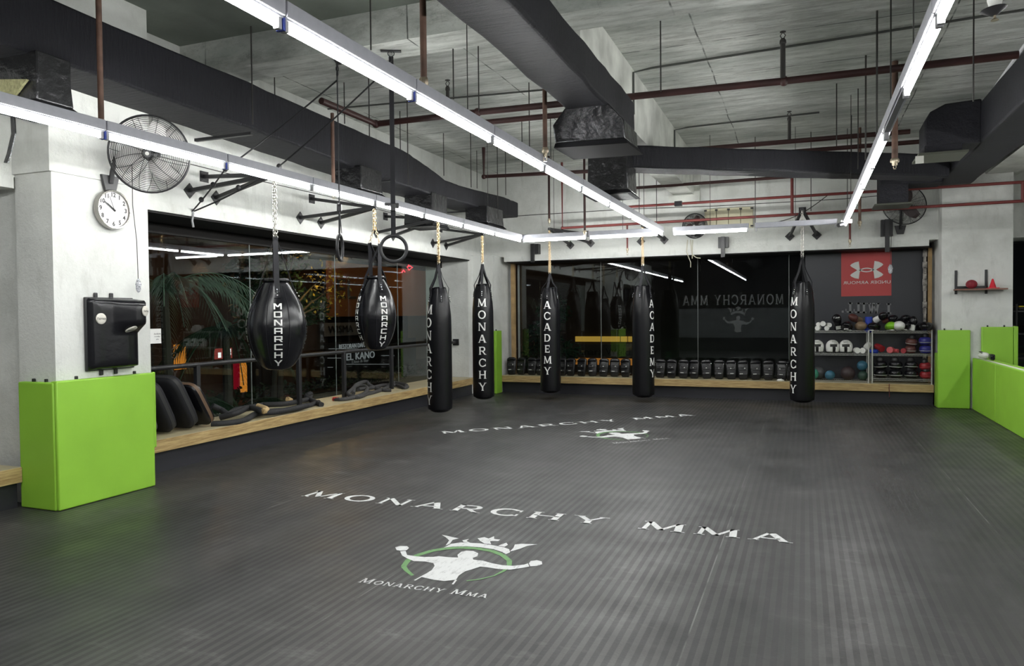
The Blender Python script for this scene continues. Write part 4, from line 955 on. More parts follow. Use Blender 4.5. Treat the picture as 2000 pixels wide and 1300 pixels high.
fc = onY(1357, 441, 14.12); fan('cage wall fan with brown blades left of the beige cabinets', fc, (fc.x + .02, 14.38, 3.12), .225, radians(-95), radians(6), M_bladeB, plate_n=(0, -1, 0))
fc = onY(1766, 399, 14.12); fan('black cage wall fan under the far elbow outlet', fc, (fc.x - .03, 14.38, 3.0), .345, radians(-78), radians(-10), M_bladeD, plate_n=(0, -1, 0))

# ================================================================ CLOCK, TARGET, CONTROLLERS
t = thing('wall_clock', 'round silver-rimmed wall clock with white dial on the near left pillar', 'clock', (-5.845, onX(222, 409, -5.80).y, onX(222, 409, -5.80).z))
fr = frame((0, 0, 0), (0, 1, 0), (0, 0, 1))      # dial plane, +z local = +X world
R_ = .178
MB().lathe([(R_ * .93, .0), (R_ * 1.0, .012), (R_ * 1.0, .045), (R_ * .965, .062), (R_ * .90, .060), (R_ * .89, .04), (0, .04)], 48, mtx=fr).build('rim', mat('satin_rim', (.30, .29, .27), .25, .9), t)
MB().lathe([(0, .041), (R_ * .89, .041)], 48, mtx=fr).build('dial', mat('white_dial', (0.60, 0.59, 0.59), .5), t)
M_ink = mat('black_ink', (0.02, 0.02, 0.02), .6)
for h in range(1, 13):
    a = radians(90 - 30 * h); text_mesh('numeral', str(h), .054, M_ink, fr @ Matrix.Translation((R_ * .73 * cos(a), R_ * .73 * sin(a), .0425)), t, .0004, bold=.0012)
def hand(nm, ang, ln, wd, z_):
    a = radians(90 - ang); d = Vector((cos(a), sin(a), 0)); s_ = Vector((-d.y, d.x, 0))
    pts = [fr @ (-d * .02 + s_ * wd + Vector((0, 0, z_))), fr @ (-d * .02 - s_ * wd + Vector((0, 0, z_))), fr @ (d * ln - s_ * wd * .6 + Vector((0, 0, z_))), fr @ (d * ln + s_ * wd * .6 + Vector((0, 0, z_)))]
    MB().poly(pts, (1, 0, 0), .002).build(nm, M_ink, t, smooth=False)
hand('hour_hand', 306, .082, .0085, .046); hand('minute_hand', 303, .112, .006, .049); hand('second_hand', 338, .125, .002, .052)

t = thing('punch_target', 'black padded wall punching target with silver discs above the lime mat', 'punching target', (-5.86, 4.935, 1.47))
def tgt():
    m = MB()
    def dep(y, z_):
        edge = 1 - max(abs((y) / .240) ** 8, abs(z_ / .318) ** 14)
        base = .045 + .03 * cos(y * 3.2)
        low = .09 * max(0, min(1, (y + .12) / .2)) * (1 if z_ < .03 else 1)
        nose = .125 * max(0, min(1, (y + .06) / .16)) * max(0, min(1, (z_ - .00) / .09))
        return .03 + (base + low * .55 + nose) * max(.0, edge) ** .5
    nY, nZ = 26, 30; vs = []
    for j in range(nZ + 1):
        for i in range(nY + 1):
            y = -.240 + .48 * i / nY; z_ = -.318 + .636 * j / nZ; vs.append((dep(y, z_), y, z_))
    fs = [(j * (nY + 1) + i, j * (nY + 1) + i + 1, (j + 1) * (nY + 1) + i + 1, (j + 1) * (nY + 1) + i) for j in range(nZ) for i in range(nY)]
    o = len(vs); m.add(vs, fs); return m, dep
m_, dep = tgt(); m_.build('padding', M_leather, t, angle=80)
MB().box((.004, -.247, -.324), (.034, .247, .324)).build('backboard', M_blk, t, bevel=.006)
def disc(y, z_, r, ux, uz):
    f = frame((dep(y, z_) + .004, y, z_), ux, uz)
    o = MB().lathe([(r, -.006), (r, .003), (r * .9, .006), (0, .006)], 28, mtx=f).build('target_disc', M_silver, t)
    q = text_mesh('disc_script', 'Fairtex', r * .62, M_ink, f @ Matrix.Translation((0, 0, .0068)), o, .0003)
disc(-.155, .135, .048, (0.06, 1, 0), (0, 0, 1)); disc(.165, .20, .047, (-.35, 1, 0), (0, 0, 1)); disc(.075, .035, .048, (.15, 1, 0.15), (.85, 0, .5))
for y, z_ in ((-.13, .34), (.03, .34), (-.09, -.345), (.06, -.345)):
    MB().cb((.012, y, z_), (.018, .036, .05)).build('bracket_tab', M_blk, t, bevel=.006)
def controller(label, top, x, y, z0, s_=1.0):
    t = thing('hanging_controller', label, 'switch', (x, y, z0), group='plastic wrapped fan switches on cords')
    m = MB().ell((0, 0, -.055), (.030 * s_, .018 * s_, .066 * s_), 12, 9, fn=lambda p: Vector((p.x * (1 + .12 * sin(7 * p.z)), p.y, p.z)))
    m.build('plastic_wrap', mat('crumpled_clear_wrap', (0.55, 0.56, 0.60), 0.18, 0.25, bump=(45, 1.0, 8), var=(60, .7)), t)
    MB().cb((0, 0, -.055), (.03 * s_, .02 * s_, .10 * s_)).build('switch_body', mat('switch_grey', (.2, .2, .24), .5), t, bevel=.005)
    pts = [Vector(p) - Vector((x, y, z0)) for p in top] + [Vector((0, 0, 0))]
    MB().tube(pts, .0038, 6).build('cord', M_rod, t)
c0 = onX(270, 546, -5.79)
controller('plastic wrapped switch hanging on a cord right of the punching target', [onX(256, 285, -5.6), onX(258, 330, -5.75), onX(259, 400, -5.80), onX(267, 470, -5.80)], c0.x, c0.y, c0.z, 1.0)
c0 = onY(1739, 519, 14.25)
controller('plastic wrapped switch hanging in front of the red panel', [onY(1742, 440, 14.24), onY(1740, 480, 14.25)], c0.x, c0.y, c0.z, 1.25)
pc = onX(300, 656, -6.60)
t = thing('paper_notice', 'small white printed notice on the left window beside the near pillar', 'notice', (GX + .012, onX(303, 656, GX + .012).y, onX(303, 656, GX).z))
MB().cb((0, 0, 0), (.002, .17, .17)).build('sheet', M_print, t, smooth=False)
f = frame((.0018, 0, 0), (0, 1, 0), (0, 0, 1))
for i, tx in enumerate(('dumbbells', 'in order', 'you')): text_mesh('print', tx, .024, M_ink, f @ Matrix.Translation((.03, .025 - .03 * i, 0)), t, .0002)

# ================================================================ BACK WALL FITTINGS
a = onY(1376, 414, 14.33); b_ = onY(1471, 442, 14.33)
t = thing('electrical_cabinet', 'row of four beige cabinets on the back wall behind the back light row', 'cabinet', ((a.x + b_.x) / 2, 14.38, b_.z))
W_ = b_.x - a.x; Hc = a.z - b_.z + .05; M_beige = mat('beige_enamel', (0.50, 0.47, 0.33), .5)
for i in range(4):
    x0 = -W_ / 2 + W_ * i / 4
    MB().box((x0 + .005, -.07, -.02), (x0 + W_ / 4 - .005, -.001, Hc)).build('cover', M_beige, t, bevel=.005)
cl = MB()
for i in range(5):
    for z_ in (.01, Hc - .03): MB().cb((-W_ / 2 + W_ * i / 4 + (.02 if i == 0 else -.02 if i == 4 else 0), -.075, z_), (.05, .012, .03)).build('clip', M_blk, t)
t = thing('junction_box', 'small black box on the upper red pipe at the beam end', 'junction box', (onY(1325, 400, 13.75).x, 13.75, 3.59)); MB().cb((0, 0, 0), (.135, .08, .09)).build('box', M_blk, t, bevel=.005)
def post(label, px, y0, y1, pl):
    a = onY(px, y0, 14.2); b_ = onY(px, y1, 14.2)
    t = thing('steel_post', label, 'bracket', (a.x, 14.2, b_.z), group='black steel posts on the back lintel')
    h = a.z - b_.z
    MB().box((-.035, -.03, 0), (.035, .03, h)).build('post', M_blk, t, smooth=False)
    MB().box((pl[0], .031, h - pl[2]), (pl[1], .098 + .08, h)).build('plate', M_blk, t, smooth=False)
    return t
post('black steel post hanging over the back lintel near the left corner', 1040, 476, 512, (-.02, .11, .20))
post('black steel post over the back lintel below the beige cabinets', 1412, 462, 502, (-.09, .09, .20))
post('black steel post over the back lintel below the right fan', 1733, 428, 492, (-.09, .09, .28))
t = thing('security_camera', 'small camera with dark round lens at the right end of the back light row', 'camera', onY(1640, 438, 12.6))
MB().tube([(.16, .05, .035), (.06, .03, .02)], .018, 8).cb((.10, .03, .045), (.16, .07, .06)).build('mount', M_print, t, bevel=.01)
MB().tube([(.06, .02, .01), (-.02, -.06, -.02)], .033, 16).build('body', M_blk, t)
t = thing('hanging_wires', 'frayed pale cables hanging from the brown bladed fan over the lintel', 'cables', onY(1345, 470, 14.27))
c_ = t.location
for pts in ([(1343, 468), (1341, 490), (1344, 500), (1349, 512), (1349, 522)], [(1349, 468), (1350, 485), (1352, 497), (1360, 503), (1368, 504)], [(1353, 468), (1352, 490), (1352, 505)]):
    MB().tube([onY(px, py, 14.26) - c_ for px, py in pts], .008, 6).build('cable', mat('dirty_cream_cable', (.50, .47, .36), .6), t)

# ================================================================ SHELF ON THE RIGHT PILLAR
s0 = onY(1867, 560, 13.9)
t = thing('wall_shelf', 'narrow brown wall shelf on two black uprights on the right pillar', 'shelf', (2.62, 14.05, 1.93))
MB().box((-.35, -.26, 0), (.36, -.005, .022)).build('board', mat('brown_board', (.20, .09, .06), .5, var=(12, .2)), t, smooth=False)
for x in (-.315, .11):
    MB().box((x - .018, -.018, -.06), (x + .018, -.001, .33)).build('upright', M_blk, t, smooth=False)
MB().box((-.33, -.03, .022), (.13, -.018, .07)).build('cross_rail', M_blk, t, smooth=False)
t = thing('fabric_ball', 'dark red panelled ball on the brown wall shelf', 'ball', (2.50, 13.90, 1.953))
MB().ell((0, 0, .072), (.083, .083, .072), 12, 8, mtx=Matrix.Rotation(.3, 4, 'Z')).build('ball', mat('dark_red_cloth', (.22, .012, .025), .7, bump=(20, .3), var=(6, .3)), t, smooth=False)
t = thing('marker_cone', 'small red training cone on the brown wall shelf', 'cone', (2.79, 13.89, 1.953))
MB().cb((0, 0, .005), (.16, .16, .010)).lathe([(.052, .01), (.046, .03), (.012, .15), (.006, .153), (0, .153)], 20).build('cone', mat('glossy_red', (.62, .012, .03), .3), t)

# ================================================================ WINDOW RAIL, FILM, GEAR
t = thing('hand_rail', 'black steel rail with posts in front of the left window', 'railing', (-6.62, 9.5, .3505)); L = T(t.location)
place_mb(MB().tube([(-6.62, 5.44, 1.055), (-6.62, 13.68, 1.063)], .028, 12), L).build('rail', M_blk, t)
for px in (385, 584, 672, 765): y = onX(px, 740, -6.62).y; place_mb(MB().cb((-6.62, y, .70), (.055, .055, .70)), L).build('post', M_blk, t, bevel=.004)
place_mb(MB().cb((-6.62, 13.715, 1.062), (.13, .018, .13)).tube([(-6.62, 13.66, 1.06), (-6.62, 13.71, 1.062)], .03, 10), L).build('end_plate', M_blk, t, smooth=False)

FY = GY - .012
a = onY(1573, 487, FY)
t = thing('window_film', 'black film on the right part of the back window with a red mirrored logo square', 'window film', (a.x, FY, .36)); fc = T(t.location)
x1 = onY(1807, 487, FY).x
MB().box((0, -.003, 0), (x1 - a.x, 0, 2.33)).build('black_film', mat('black_window_film', (0.030, 0.032, 0.038), .35), t, smooth=False)
r0, r1 = onY(1643, 487, FY), onY(1741, 577, FY)
rw_, rh = r1.x - r0.x, 2.69 - r1.z
MB().box((r0.x - fc.x, -.006, r1.z - fc.z), (r1.x - fc.x, -.003, 2.32)).build('red_square', mat('red_film', (0.42, 0.045, 0.045), .4), t, smooth=False)
lg = MB(); lc = onY(1692.5, 527, FY); c0 = Vector((lc.x - fc.x, -.008, lc.z - fc.z)); sx = .275; sz = .155
def LP(u, v): return (c0.x + u * sx, c0.y, c0.z + v * sz)
for s in (-1, 1):
    for v_ in (-1, 1):
        top = [(s * .47, v_ * 1.02), (s * .70, v_ * .93), (s * .90, v_ * .75), (s * .99, v_ * .57), (s * .88, v_ * .38), (s * .70, v_ * .17), (s * .56, 0)]
        bot = [(s * .47, v_ * 1.02), (s * .45, v_ * .75), (s * .43, v_ * .45), (s * .41, v_ * .20), (s * .36, v_ * .10), (s * .30, 0), (s * .56, 0)]
        P_ = top + bot[::-1][1:-1]
        lg.add([LP(*p) for p in P_], [tuple(range(len(P_)))])
for v_ in (-1, 1):
    n = 14
    for i in range(n):
        u0, u1 = -.44 + .88 * i / n, -.44 + .88 * (i + 1) / n
        f0 = lambda u: v_ * .26 * (1 - (u / .46) ** 2) ** .9 if abs(u) < .46 else 0
        f1 = lambda u: v_ * (max(0.0, .15 * (1 - (u / .33) ** 2)) if abs(u) < .33 else 0)
        lg.add([LP(u0, f0(u0)), LP(u1, f0(u1)), LP(u1, f1(u1)), LP(u0, f1(u0))], [(0, 1, 2, 3)])
lg.build('logo', mat('pale_grey_film', (0.62, 0.62, 0.60), .5), t, smooth=False)
tp = onY(1693, 551.5, FY)
text_mesh('logo_lettering', 'UNDER ARMOUR', .078, MATS['pale_grey_film'], frame((tp.x - fc.x, -.009, tp.z - fc.z), (-1, 0, 0), (0, 0, 1)), t, .0005, 1.28)
ww = MB(); L_ = line_text(MB(), 'I WILL.', .19, lambda u, v: (u, v, 0), track=.03); wl_ = onY(1741, 611, FY); wr_ = onY(1642, 602, FY)
line_text(ww, 'I WILL.', .19, lambda u, v: (wl_.x - fc.x - u * (wl_.x - wr_.x) / L_, -.006, 1.555 - fc.z + v + .03 * u), track=.03)
ww.build('slogan', mat('faded_grey_film', (0.16, 0.165, 0.17), .5), t, smooth=False)

# ---- thai pads along the back bench
M_pad = mat('black_pad_leather', (0.007, 0.007, 0.008), .3, bump=(25, .1)); M_strap = mat('grey_black_strap', (.016, .016, .018), .45); M_tagw = mat('dull_white_print', (.55, .56, .53), .5)
def thai(v):
    t = thing('thai_pad', 'x', 'thai pad', group='black thai pads along the back bench')
    b_ = MB(); secs = []
    for z_, hw, d in ((0, .062, .05), (.02, .078, .06), (.10, .092, .068), (.22, .10, .07), (.30, .10, .062), (.345, .088, .055), (.365, .05, .045)):
        ring = []
        for k in range(16):
            q = 2 * pi * k / 16; cx, sy_ = cos(q), sin(q)
            ring.append((hw * abs(cx) ** .5 * (1 if cx > 0 else -1), -d * .5 + d * .5 * abs(sy_) ** .5 * (1 if sy_ > 0 else -1), z_))
        secs.append(ring)
    n = 16
    for r_ in secs: b_.v += r_
    for j in range(len(secs) - 1):
        for k in range(n): b_.f.append((j * n + k, j * n + (k + 1) % n, (j + 1) * n + (k + 1) % n, (j + 1) * n + k))
    b_.f.append(tuple(range(n))[::-1]); b_.f.append(tuple((len(secs) - 1) * n + k for k in range(n)))
    b_.build('body', M_pad, t, angle=70)
    MB().tube([(-.085, -.075, .305), (-.05, -.088, .313), (.05, -.088, .313), (.085, -.075, .305)], .014, 8).build('handle', M_leather, t)
    k = MB()
    for s in (-1, 1): k.ell((s * .087, -.078, .30), (.006, .006, .006), 6, 4).ell((s * .087, -.078, .285), (.005, .005, .005), 6, 4)
    k.build('rivets', M_chrome, t)
    tl = (0, .03, -.03, .05)[v]
    q = MB().box((-.068, -.092, .175), (.068, -.078, .225)); q.ell((0, -.085, .222), (.064, .012, .025), 14, 6); q.build('forearm_strap', M_strap, t, bevel=.004)
    MB().box((-.072, -.088, .085), (.072, -.078, .12), Matrix.Rotation(tl, 4, 'Y')).build('lower_strap', M_strap, t, bevel=.003)
    MB().cb(((.02, -.025, 0, .035)[v], -.0935, .205), (.020, .002, .020)).build('patch_mark', M_tagw, t, smooth=False)
    f = frame(((-.02, 0, .015, -.03)[v], -.0895, .103), (1, 0, tl), (-tl, 0, 1)); m = MB()
    for i in range(5): m.cb((-.024 + .012 * i, 0, 0), (.009, .014, .001), f)
    m.build('strap_mark', M_tagw, t, smooth=False)
    return t
tp4 = [thai(v) for v in range(4)]; used4 = [False] * 4
groups = [('left of the left ACADEMY bag', [999, 1018, 1038, 1055]), ('between the two ACADEMY bags', [1098, 1115, 1136, 1157, 1178, 1199, 1222]),
          ('between the right ACADEMY bag and the MONARCHY bag', [1288, 1311, 1334, 1356, 1380, 1404, 1429, 1452, 1476, 1501, 1527, 1545])]
k = 0
for where, pxs in groups:
    for i, px in enumerate(pxs):
        x = onY(px, 735, 14.52).x; v = random.choice([0, 1, 2, 3]); lab = 'black thai pad %s, %s from the left' % (where, ordn[i])
        loc = (x, 14.56 + random.uniform(-.015, .015), .3515); rot = (radians(-8), radians(random.uniform(-3, 3)), radians(random.uniform(-12, 12)))
        if not used4[v]:
            used4[v] = True; o = tp4[v]; o.location = loc; o.rotation_euler = rot; o['label'] = lab
        else: dup(tp4[v], loc, rot, lab)
for v in range(4):
    if not used4[v]:
        for c_ in list(tp4[v].children): bpy.data.objects.remove(c_)
        bpy.data.objects.remove(tp4[v])
q = onY(1524, 744, 14.42)
t = thing('white_cloth', 'small crumpled white wrap on the bench edge before the last thai pad', 'cloth', (q.x, 14.40, .3515))
MB().ell((0, 0, .018), (.07, .035, .022), 14, 8, fn=lambda p: Vector((p.x, p.y, p.z * (1 + .4 * sin(9 * p.x)) - .3 * p.x * p.x))).build('wrap', M_print, t)

# ---- wire racks
def rack(label, x0, x1, zs, legtop, y0=14.42, y1=14.84):
    t = thing('wire_rack', label, 'rack', (x0, y0, .3505), group='chrome wire racks on the back bench')
    W = x1 - x0; D = y1 - y0; M_wire = mat('bright_zinc_wire', (.62, .62, .60), .35, .5)
    for (x, y) in ((.014, .014), (W - .014, .014), (.014, D - .014), (W - .014, D - .014)):
        MB().tube([(x, y, 0), (x, y, legtop - .3505)], .012, 10).build('leg', M_wire, t)
    for z_ in zs:
        z_ -= .3505; m = MB()
        for y in (.014, D - .014):
            for dz in (0, -.028): m.tube([(.014, y, z_ + dz), (W - .014, y, z_ + dz)], .0035, 6)
            zz = [(.014 + (W - .028) * i / 40, y, z_ - (.028 if i % 2 else 0)) for i in range(41)]; m.tube(zz, .002, 4)
        for x in (.014, W - .014):
            for dz in (0, -.028): m.tube([(x, .014, z_ + dz), (x, D - .014, z_ + dz)], .0035, 6)
        for i in range(1, 34): x = .014 + (W - .028) * i / 34; m.tube([(x, .014, z_), (x, D - .014, z_)], .0016, 4)
        m.build('shelf', M_wire, t)
    return t
RA = (-.20, 1.055); RB = (1.085, 2.03)
rack('chrome wire rack left, carrying gloves, white headguards and balls', RA[0], RA[1], (1.262, .862, .378), 1.275)
rack('chrome wire rack right, carrying gloves, shin pads and focus mitts', RB[0], RB[1], (1.254, .862, .43), 1.275)

def lm(n, c, r=.4, b=True): return mat(n, c, r, bump=(30, .08) if b else None)
L_blk = M_leather; L_wht = lm('white_leather', (.78, .78, .75)); L_brn = lm('tan_brown_leather', (.22, .15, .09)); L_blu = lm('royal_blue_leather', (.02, .05, .38)); L_grn = lm('lime_leather', (.20, .48, .02)); L_drk = lm('maroon_brown_leather', (.10, .035, .03))
L_red = lm('red_leather', (.27, .013, .02)); L_pnk = lm('pinkish_red_leather', (.55, .09, .10)); L_nvy = lm('navy_leather', (.03, .03, .22))
def glove(label, loc, rot, m, cuff=None, s=1.0, trim=None):
    t = thing('boxing_glove', label, 'boxing glove', loc, rot, 'boxing gloves on top of the racks'); t.scale = (s * 1.15,) * 3
    def shape(p):
        q = Vector(p); q.x *= 1 + .10 * (q.z > 0) * q.z; q.y *= 1 - .15 * q.z
        if q.z < -.4: q.x *= 1 - .35 * (-.4 - q.z) / .6
        return q
    MB().ell((0, 0, .165), (.070, .060, .085), 20, 14, fn=shape).build('fist', m, t, angle=80)
    MB().ell((.062, -.018, .145), (.026, .030, .058), 12, 8, mtx=Matrix.Rotation(radians(-10), 4, 'Y')).build('thumb', m, t, angle=80)
    c = MB().lathe([(.047, 0), (.053, .003), (.052, .05), (.046, .095), (.048, .12)], 20).build('cuff', cuff or m, t)
    if trim:
        MB().box((-.038, -.061, .02), (.038, -.050, .072)).build('cuff_label', trim, c, bevel=.004)
        text = MB().box((-.03, -.075, .0), (.03, -.066, .012), Matrix.Translation((0, .0, .19)) @ Matrix.Rotation(-.25, 4, 'X')).build('fist_mark', trim, t, smooth=False)
    return t
TOP = 1.266
def PT(px, Y=14.6): return onY(px, 640, Y).x
D_ = radians
glove('black boxing glove with a grey cuff label, leaning up left of the brown pair', (PT(1636), 14.52, TOP + .02), (D_(15), D_(-10), .2), L_blk, trim=M_tagw, s=1.0)
glove('black boxing glove lying under the grey labelled one', (PT(1643), 14.68, TOP + .075), (D_(92), 0, D_(15)), L_blk, s=1.0)
glove('black boxing glove with white triangular mark left of the tan one', (PT(1659), 14.60, TOP + .065), (D_(80), 0, D_(-15)), L_blk, trim=M_print)
glove('tan brown boxing glove standing rounded end forward', (PT(1677), 14.66, TOP + .072), (D_(86), 0, D_(8)), L_brn, s=1.15)
glove('maroon and tan boxing glove lying on top of the tan one', (PT(1681), 14.74, TOP + .17), (D_(70), D_(25), D_(-50)), L_drk, L_brn)
glove('royal blue boxing glove standing cuff up with a red and white label', (PT(1696), 14.52, TOP + .245), (D_(180), 0, D_(5)), L_blu, trim=mat('pink_white_label', (.6, .35, .35), .5))
glove('black and white boxing glove just right of the blue one', (PT(1713), 14.58, TOP + .065), (D_(85), 0, D_(-25)), L_blk, L_blk, trim=M_print)
glove('black boxing glove with white cuff rings lying on the second tier', (PT(1710), 14.72, TOP + .175), (D_(60), D_(20), D_(40)), L_blk, M_print, .9)
glove('dark glove with a red striped cuff on the second tier', (PT(1727), 14.74, TOP + .17), (D_(75), D_(-20), D_(60)), L_blk, L_drk, .9)
glove('lime green boxing glove', (PT(1735), 14.54, TOP + .068), (D_(84), 0, D_(6)), L_grn, s=1.05, trim=M_tagw)
glove('white boxing glove with black script, fist forward', (PT(1756), 14.54, TOP + .072), (D_(86), 0, D_(-8)), L_wht, s=1.18, trim=M_ink)
glove('black boxing glove behind the white one', (PT(1757), 14.74, TOP + .14), (D_(70), 0, D_(30)), L_blk, s=1.0, trim=M_tagw)
glove('black glove with bold white lettering on its side', (PT(1775), 14.62, TOP + .065), (D_(82), 0, D_(-20)), L_blk, M_blk, 1.05, trim=M_print)
glove('black glove with white strip standing up right of the white one', (PT(1779), 14.50, TOP + .01), (D_(5), D_(12), D_(-30)), L_blk, M_print, .85)
glove('plain black boxing glove second from the right end', (PT(1797), 14.60, TOP + .07), (D_(88), 0, D_(15)), L_blk, s=1.1)
glove('plain black boxing glove at the right end of the rack top', (PT(1815), 14.62, TOP + .07), (D_(88), 0, D_(-22)), L_nvy if False else L_blk, s=1.15)
def hollow(label, loc, rot, m, r, h, inner=None, nm='shin_guard', cat='shin guard', group='rolled guards on the racks', r2=None):
    t = thing(nm, label, cat, loc, rot, group)
    MB().lathe([(r * .80, 0), (r, 0), (r * 1.03, h * .5), ((r2 or r), h), ((r2 or r) * .8, h), (r * .8, h * .5), (r * .80, .001)], 22).build('shell', m, t, angle=50)
    MB().lathe([(r * .81, .002), (r * .83, h * .5), ((r2 or r) * .81, h - .002)], 20).build('lining', inner or M_ink, t)
    return t
for i, (px, dz, r, yy, lab) in enumerate(((1596, .0, .042, 14.50, 'white rolled hand guard at the far left, lowest row'), (1607, .075, .045, 14.52, 'white rolled hand guard on top of the pile'), (1614, .0, .040, 14.48, 'white rolled hand guard in front, right end of the pile'), (1620, .055, .040, 14.56, 'white rimmed black hand guard, right of the pile top'), (1598, .07, .038, 14.60, 'white rolled hand guard behind at the left of the pile'))):
    hollow(lab, (PT(px), yy - .06, TOP + .006 + r + dz), (D_(-90), 0, D_(random.uniform(-20, 20))), L_wht, r, .13, nm='hand_guard', cat='hand guard', group='white hand guards piled on the rack')
def headguard(label, loc, rz, m=L_wht):
    t = thing('headguard', label, 'headguard', loc, (0, 0, rz), 'white headguards on the middle shelf')
    vs = []; nA, nH = 40, 20; R_ = .112
    for j in range(nH + 1):
        ph = -0.95 + (pi / 2 + .95 - .25) * j / nH
        for i in range(nA):
            a = 2 * pi * i / nA; rr = R_ * (cos(ph) if ph > 0 else 1 - .12 * ph * ph); vs.append((rr * cos(a), rr * 1.12 * sin(a), .115 + R_ * 1.05 * sin(ph)))
    keep = []
    for j in range(nH):
        for i in range(nA):
            ph = -0.95 + (pi / 2 + .95 - .25) * (j + .5) / nH; a = 2 * pi * (i + .5) / nA - 1.5 * pi; a = (a + pi) % (2 * pi) - pi
            op = abs(a) < (.72 if -.05 < ph < .42 else .34) and ph < .42
            if not op: keep.append((j * nA + i, j * nA + (i + 1) % nA, (j + 1) * nA + (i + 1) % nA, (j + 1) * nA + i))
    o = MB().add(vs, keep).build('shell', m, t, angle=80); sd = o.modifiers.new('thick', 'SOLIDIFY'); sd.thickness = .026; sd.offset = -1
    MB().ell((0, 0, .12), (.085, .095, .10), 14, 8).build('lining', M_ink, t)
    MB().cb((0, -.118, .205), (.085, .006, .022), Matrix.Identity(4)).build('brow_label', M_tagw, t, bevel=.003)
    return t
MID = .866
for i, (px, rz, lab) in enumerate(((1596, 0, 'white headguard on the middle shelf, leftmost beside the bag'), (1626, .25, 'white headguard on the middle shelf, dotted one in the middle of three'), (1652, -.05, 'white headguard on the middle shelf, rightmost of three'))):
    headguard(lab, (onY(px, 680, 14.60).x, 14.60, MID + .002), rz)
def PM(px, Y=14.58): return onY(px, 680, Y).x
hollow('white black-lined glove roll left on the middle shelf', (PM(1674), 14.46, MID + .052), (D_(-90), 0, .15), L_wht, .050, .12, nm='grappling_glove', cat='grappling glove', group='white grappling gloves')
hollow('white black-lined glove roll in the middle of the white gloves', (PM(1684), 14.48, MID + .050), (D_(-90), 0, -.15), L_wht, .048, .12, nm='grappling_glove', cat='grappling glove', group='white grappling gloves')
hollow('white crown-like glove standing up right of the white rolls', (PM(1692), 14.60, MID + .10), (D_(-60), D_(20), -.3), L_wht, .05, .11, nm='grappling_glove', cat='grappling glove', group='white grappling gloves')
hollow('blue shin guard lying at the left of the right rack', (PM(1713), 14.50, MID + .036), (D_(-90), 0, 1.1), L_blu, .034, .12)
hollow('red shin guard with pale rim pointing down left', (PM(1723), 14.55, MID + .075), (D_(-70), 0, .6), L_red, .055, .16, L_drk, r2=.045)
hollow('pinkish red shin guard standing mouth down', (PM(1737), 14.52, MID + .062), (D_(-95), 0, -.5), L_pnk, .055, .15, L_drk, r2=.035)
hollow('small pale red guard right of the pinkish one', (PM(1754), 14.55, MID + .045), (D_(-90), 0, .9), L_pnk, .034, .12, L_drk)
hollow('red rimmed black guard lying at the middle of the shelf', (PM(1763), 14.50, MID + .05), (D_(-90), 0, -.4), L_red, .045, .14)
def mitt(label, loc, rot, m, s=1.0, stack=None):
    t = thing('focus_mitt', label, 'focus mitt', loc, rot, 'focus mitts stacked on the right rack'); t.scale = (s, s, s * 2.1)
    MB().lathe([(0, .0), (.07, .004), (.092, .022), (.092, .042), (.07, .058), (0, .062)], 28).build('pad', m, t, angle=60)
    MB().lathe([(.090, .018), (.0945, .021), (.090, .024)], 28).build('stitched_rim', M_tagw if m is not L_red else L_pnk, t)
    MB().ell((.0, .02, .066), (.055, .06, .030), 14, 8).build('hand_pocket', M_strap, t)
    return t
mitt('black cup-shaped mitt with red rim, upper of the pair in the middle shelf', (PM(1779), 14.58, MID + .135), (.1, .1, 0), L_drk)
mitt('black cup-shaped mitt with red rim, lower of the pair in the middle shelf', (PM(1778), 14.58, MID + .004), (0, 0, 0), L_drk)
mitt('blue focus mitt, upper of the pair on the middle shelf', (PM(1807), 14.58, MID + .150), (0, 0, 0), L_nvy, 1.08)
mitt('blue focus mitt, lower of the pair on the middle shelf', (PM(1808), 14.58, MID + .004), (0, 0, 0), L_nvy, 1.08)
LOW = .434
for i, (px, nm, m) in enumerate(((1720, 'leftmost', L_blk), (1749, 'second', L_blk), (1780, 'third', L_blk), (1808, 'rightmost red', L_red))):
    for j in (0, 1):
        mitt('%s focus mitt in the %s stack of the bottom shelf, %s one' % ('red' if m is L_red else 'black', nm if m is not L_red else 'rightmost', ('lower', 'upper')[j]), (onY(px, 735, 14.56).x, 14.56, LOW + .004 + j * .150), (.05 * j, .06 * (i - 1) * j, i), m, 1.15 if m is L_blk else 1.0)
BOT = .382
def ball(label, px, r, z_, m, Y=14.6, nm='medicine_ball'):
    x = onY(px, 740, Y).x; t = thing(nm, label, 'ball', (x, Y, z_), group='exercise balls on the left rack')
    MB().ell((0, 0, r), (r, r, r), 28, 18).build('ball', m, t, angle=80)
    MB().tube([(r * 1.001 * cos(q), r * 1.001 * sin(q), r) for q in [2 * pi * k / 36 for k in range(36)]], .0015, 4, closed=True).build('seam', M_ink, t)
    return t
mb_ = lambda n, c: mat(n, c, .5, bump=(60, .15))
ball('dark grey medicine ball with white mark at the left, beside the bag', 1600, .115, BOT, mb_('dark_grey_rubber', (.045, .047, .05)), 14.66)
ball('teal blue medicine ball on the bottom shelf', 1621, .085, BOT, mb_('teal_rubber', (.035, .13, .20)), 14.54)
ball('large dark brown medicine ball in the middle of the bottom shelf', 1656, .122, BOT, mb_('brown_rubber', (.04, .025, .027)), 14.60)
ball('dark green ball at the right of the bottom shelf', 1685, .085, BOT, mb_('green_rubber', (.02, .05, .035)), 14.56)
ball('teal blue ball resting above the green one', 1684, .088, BOT + .172, MATS['teal_rubber'], 14.60)
ball('half hidden sea green ball at the extreme left behind the bag', 1588, .10, BOT, mb_('sea_green_rubber', (.05, .25, .17)), 14.58)

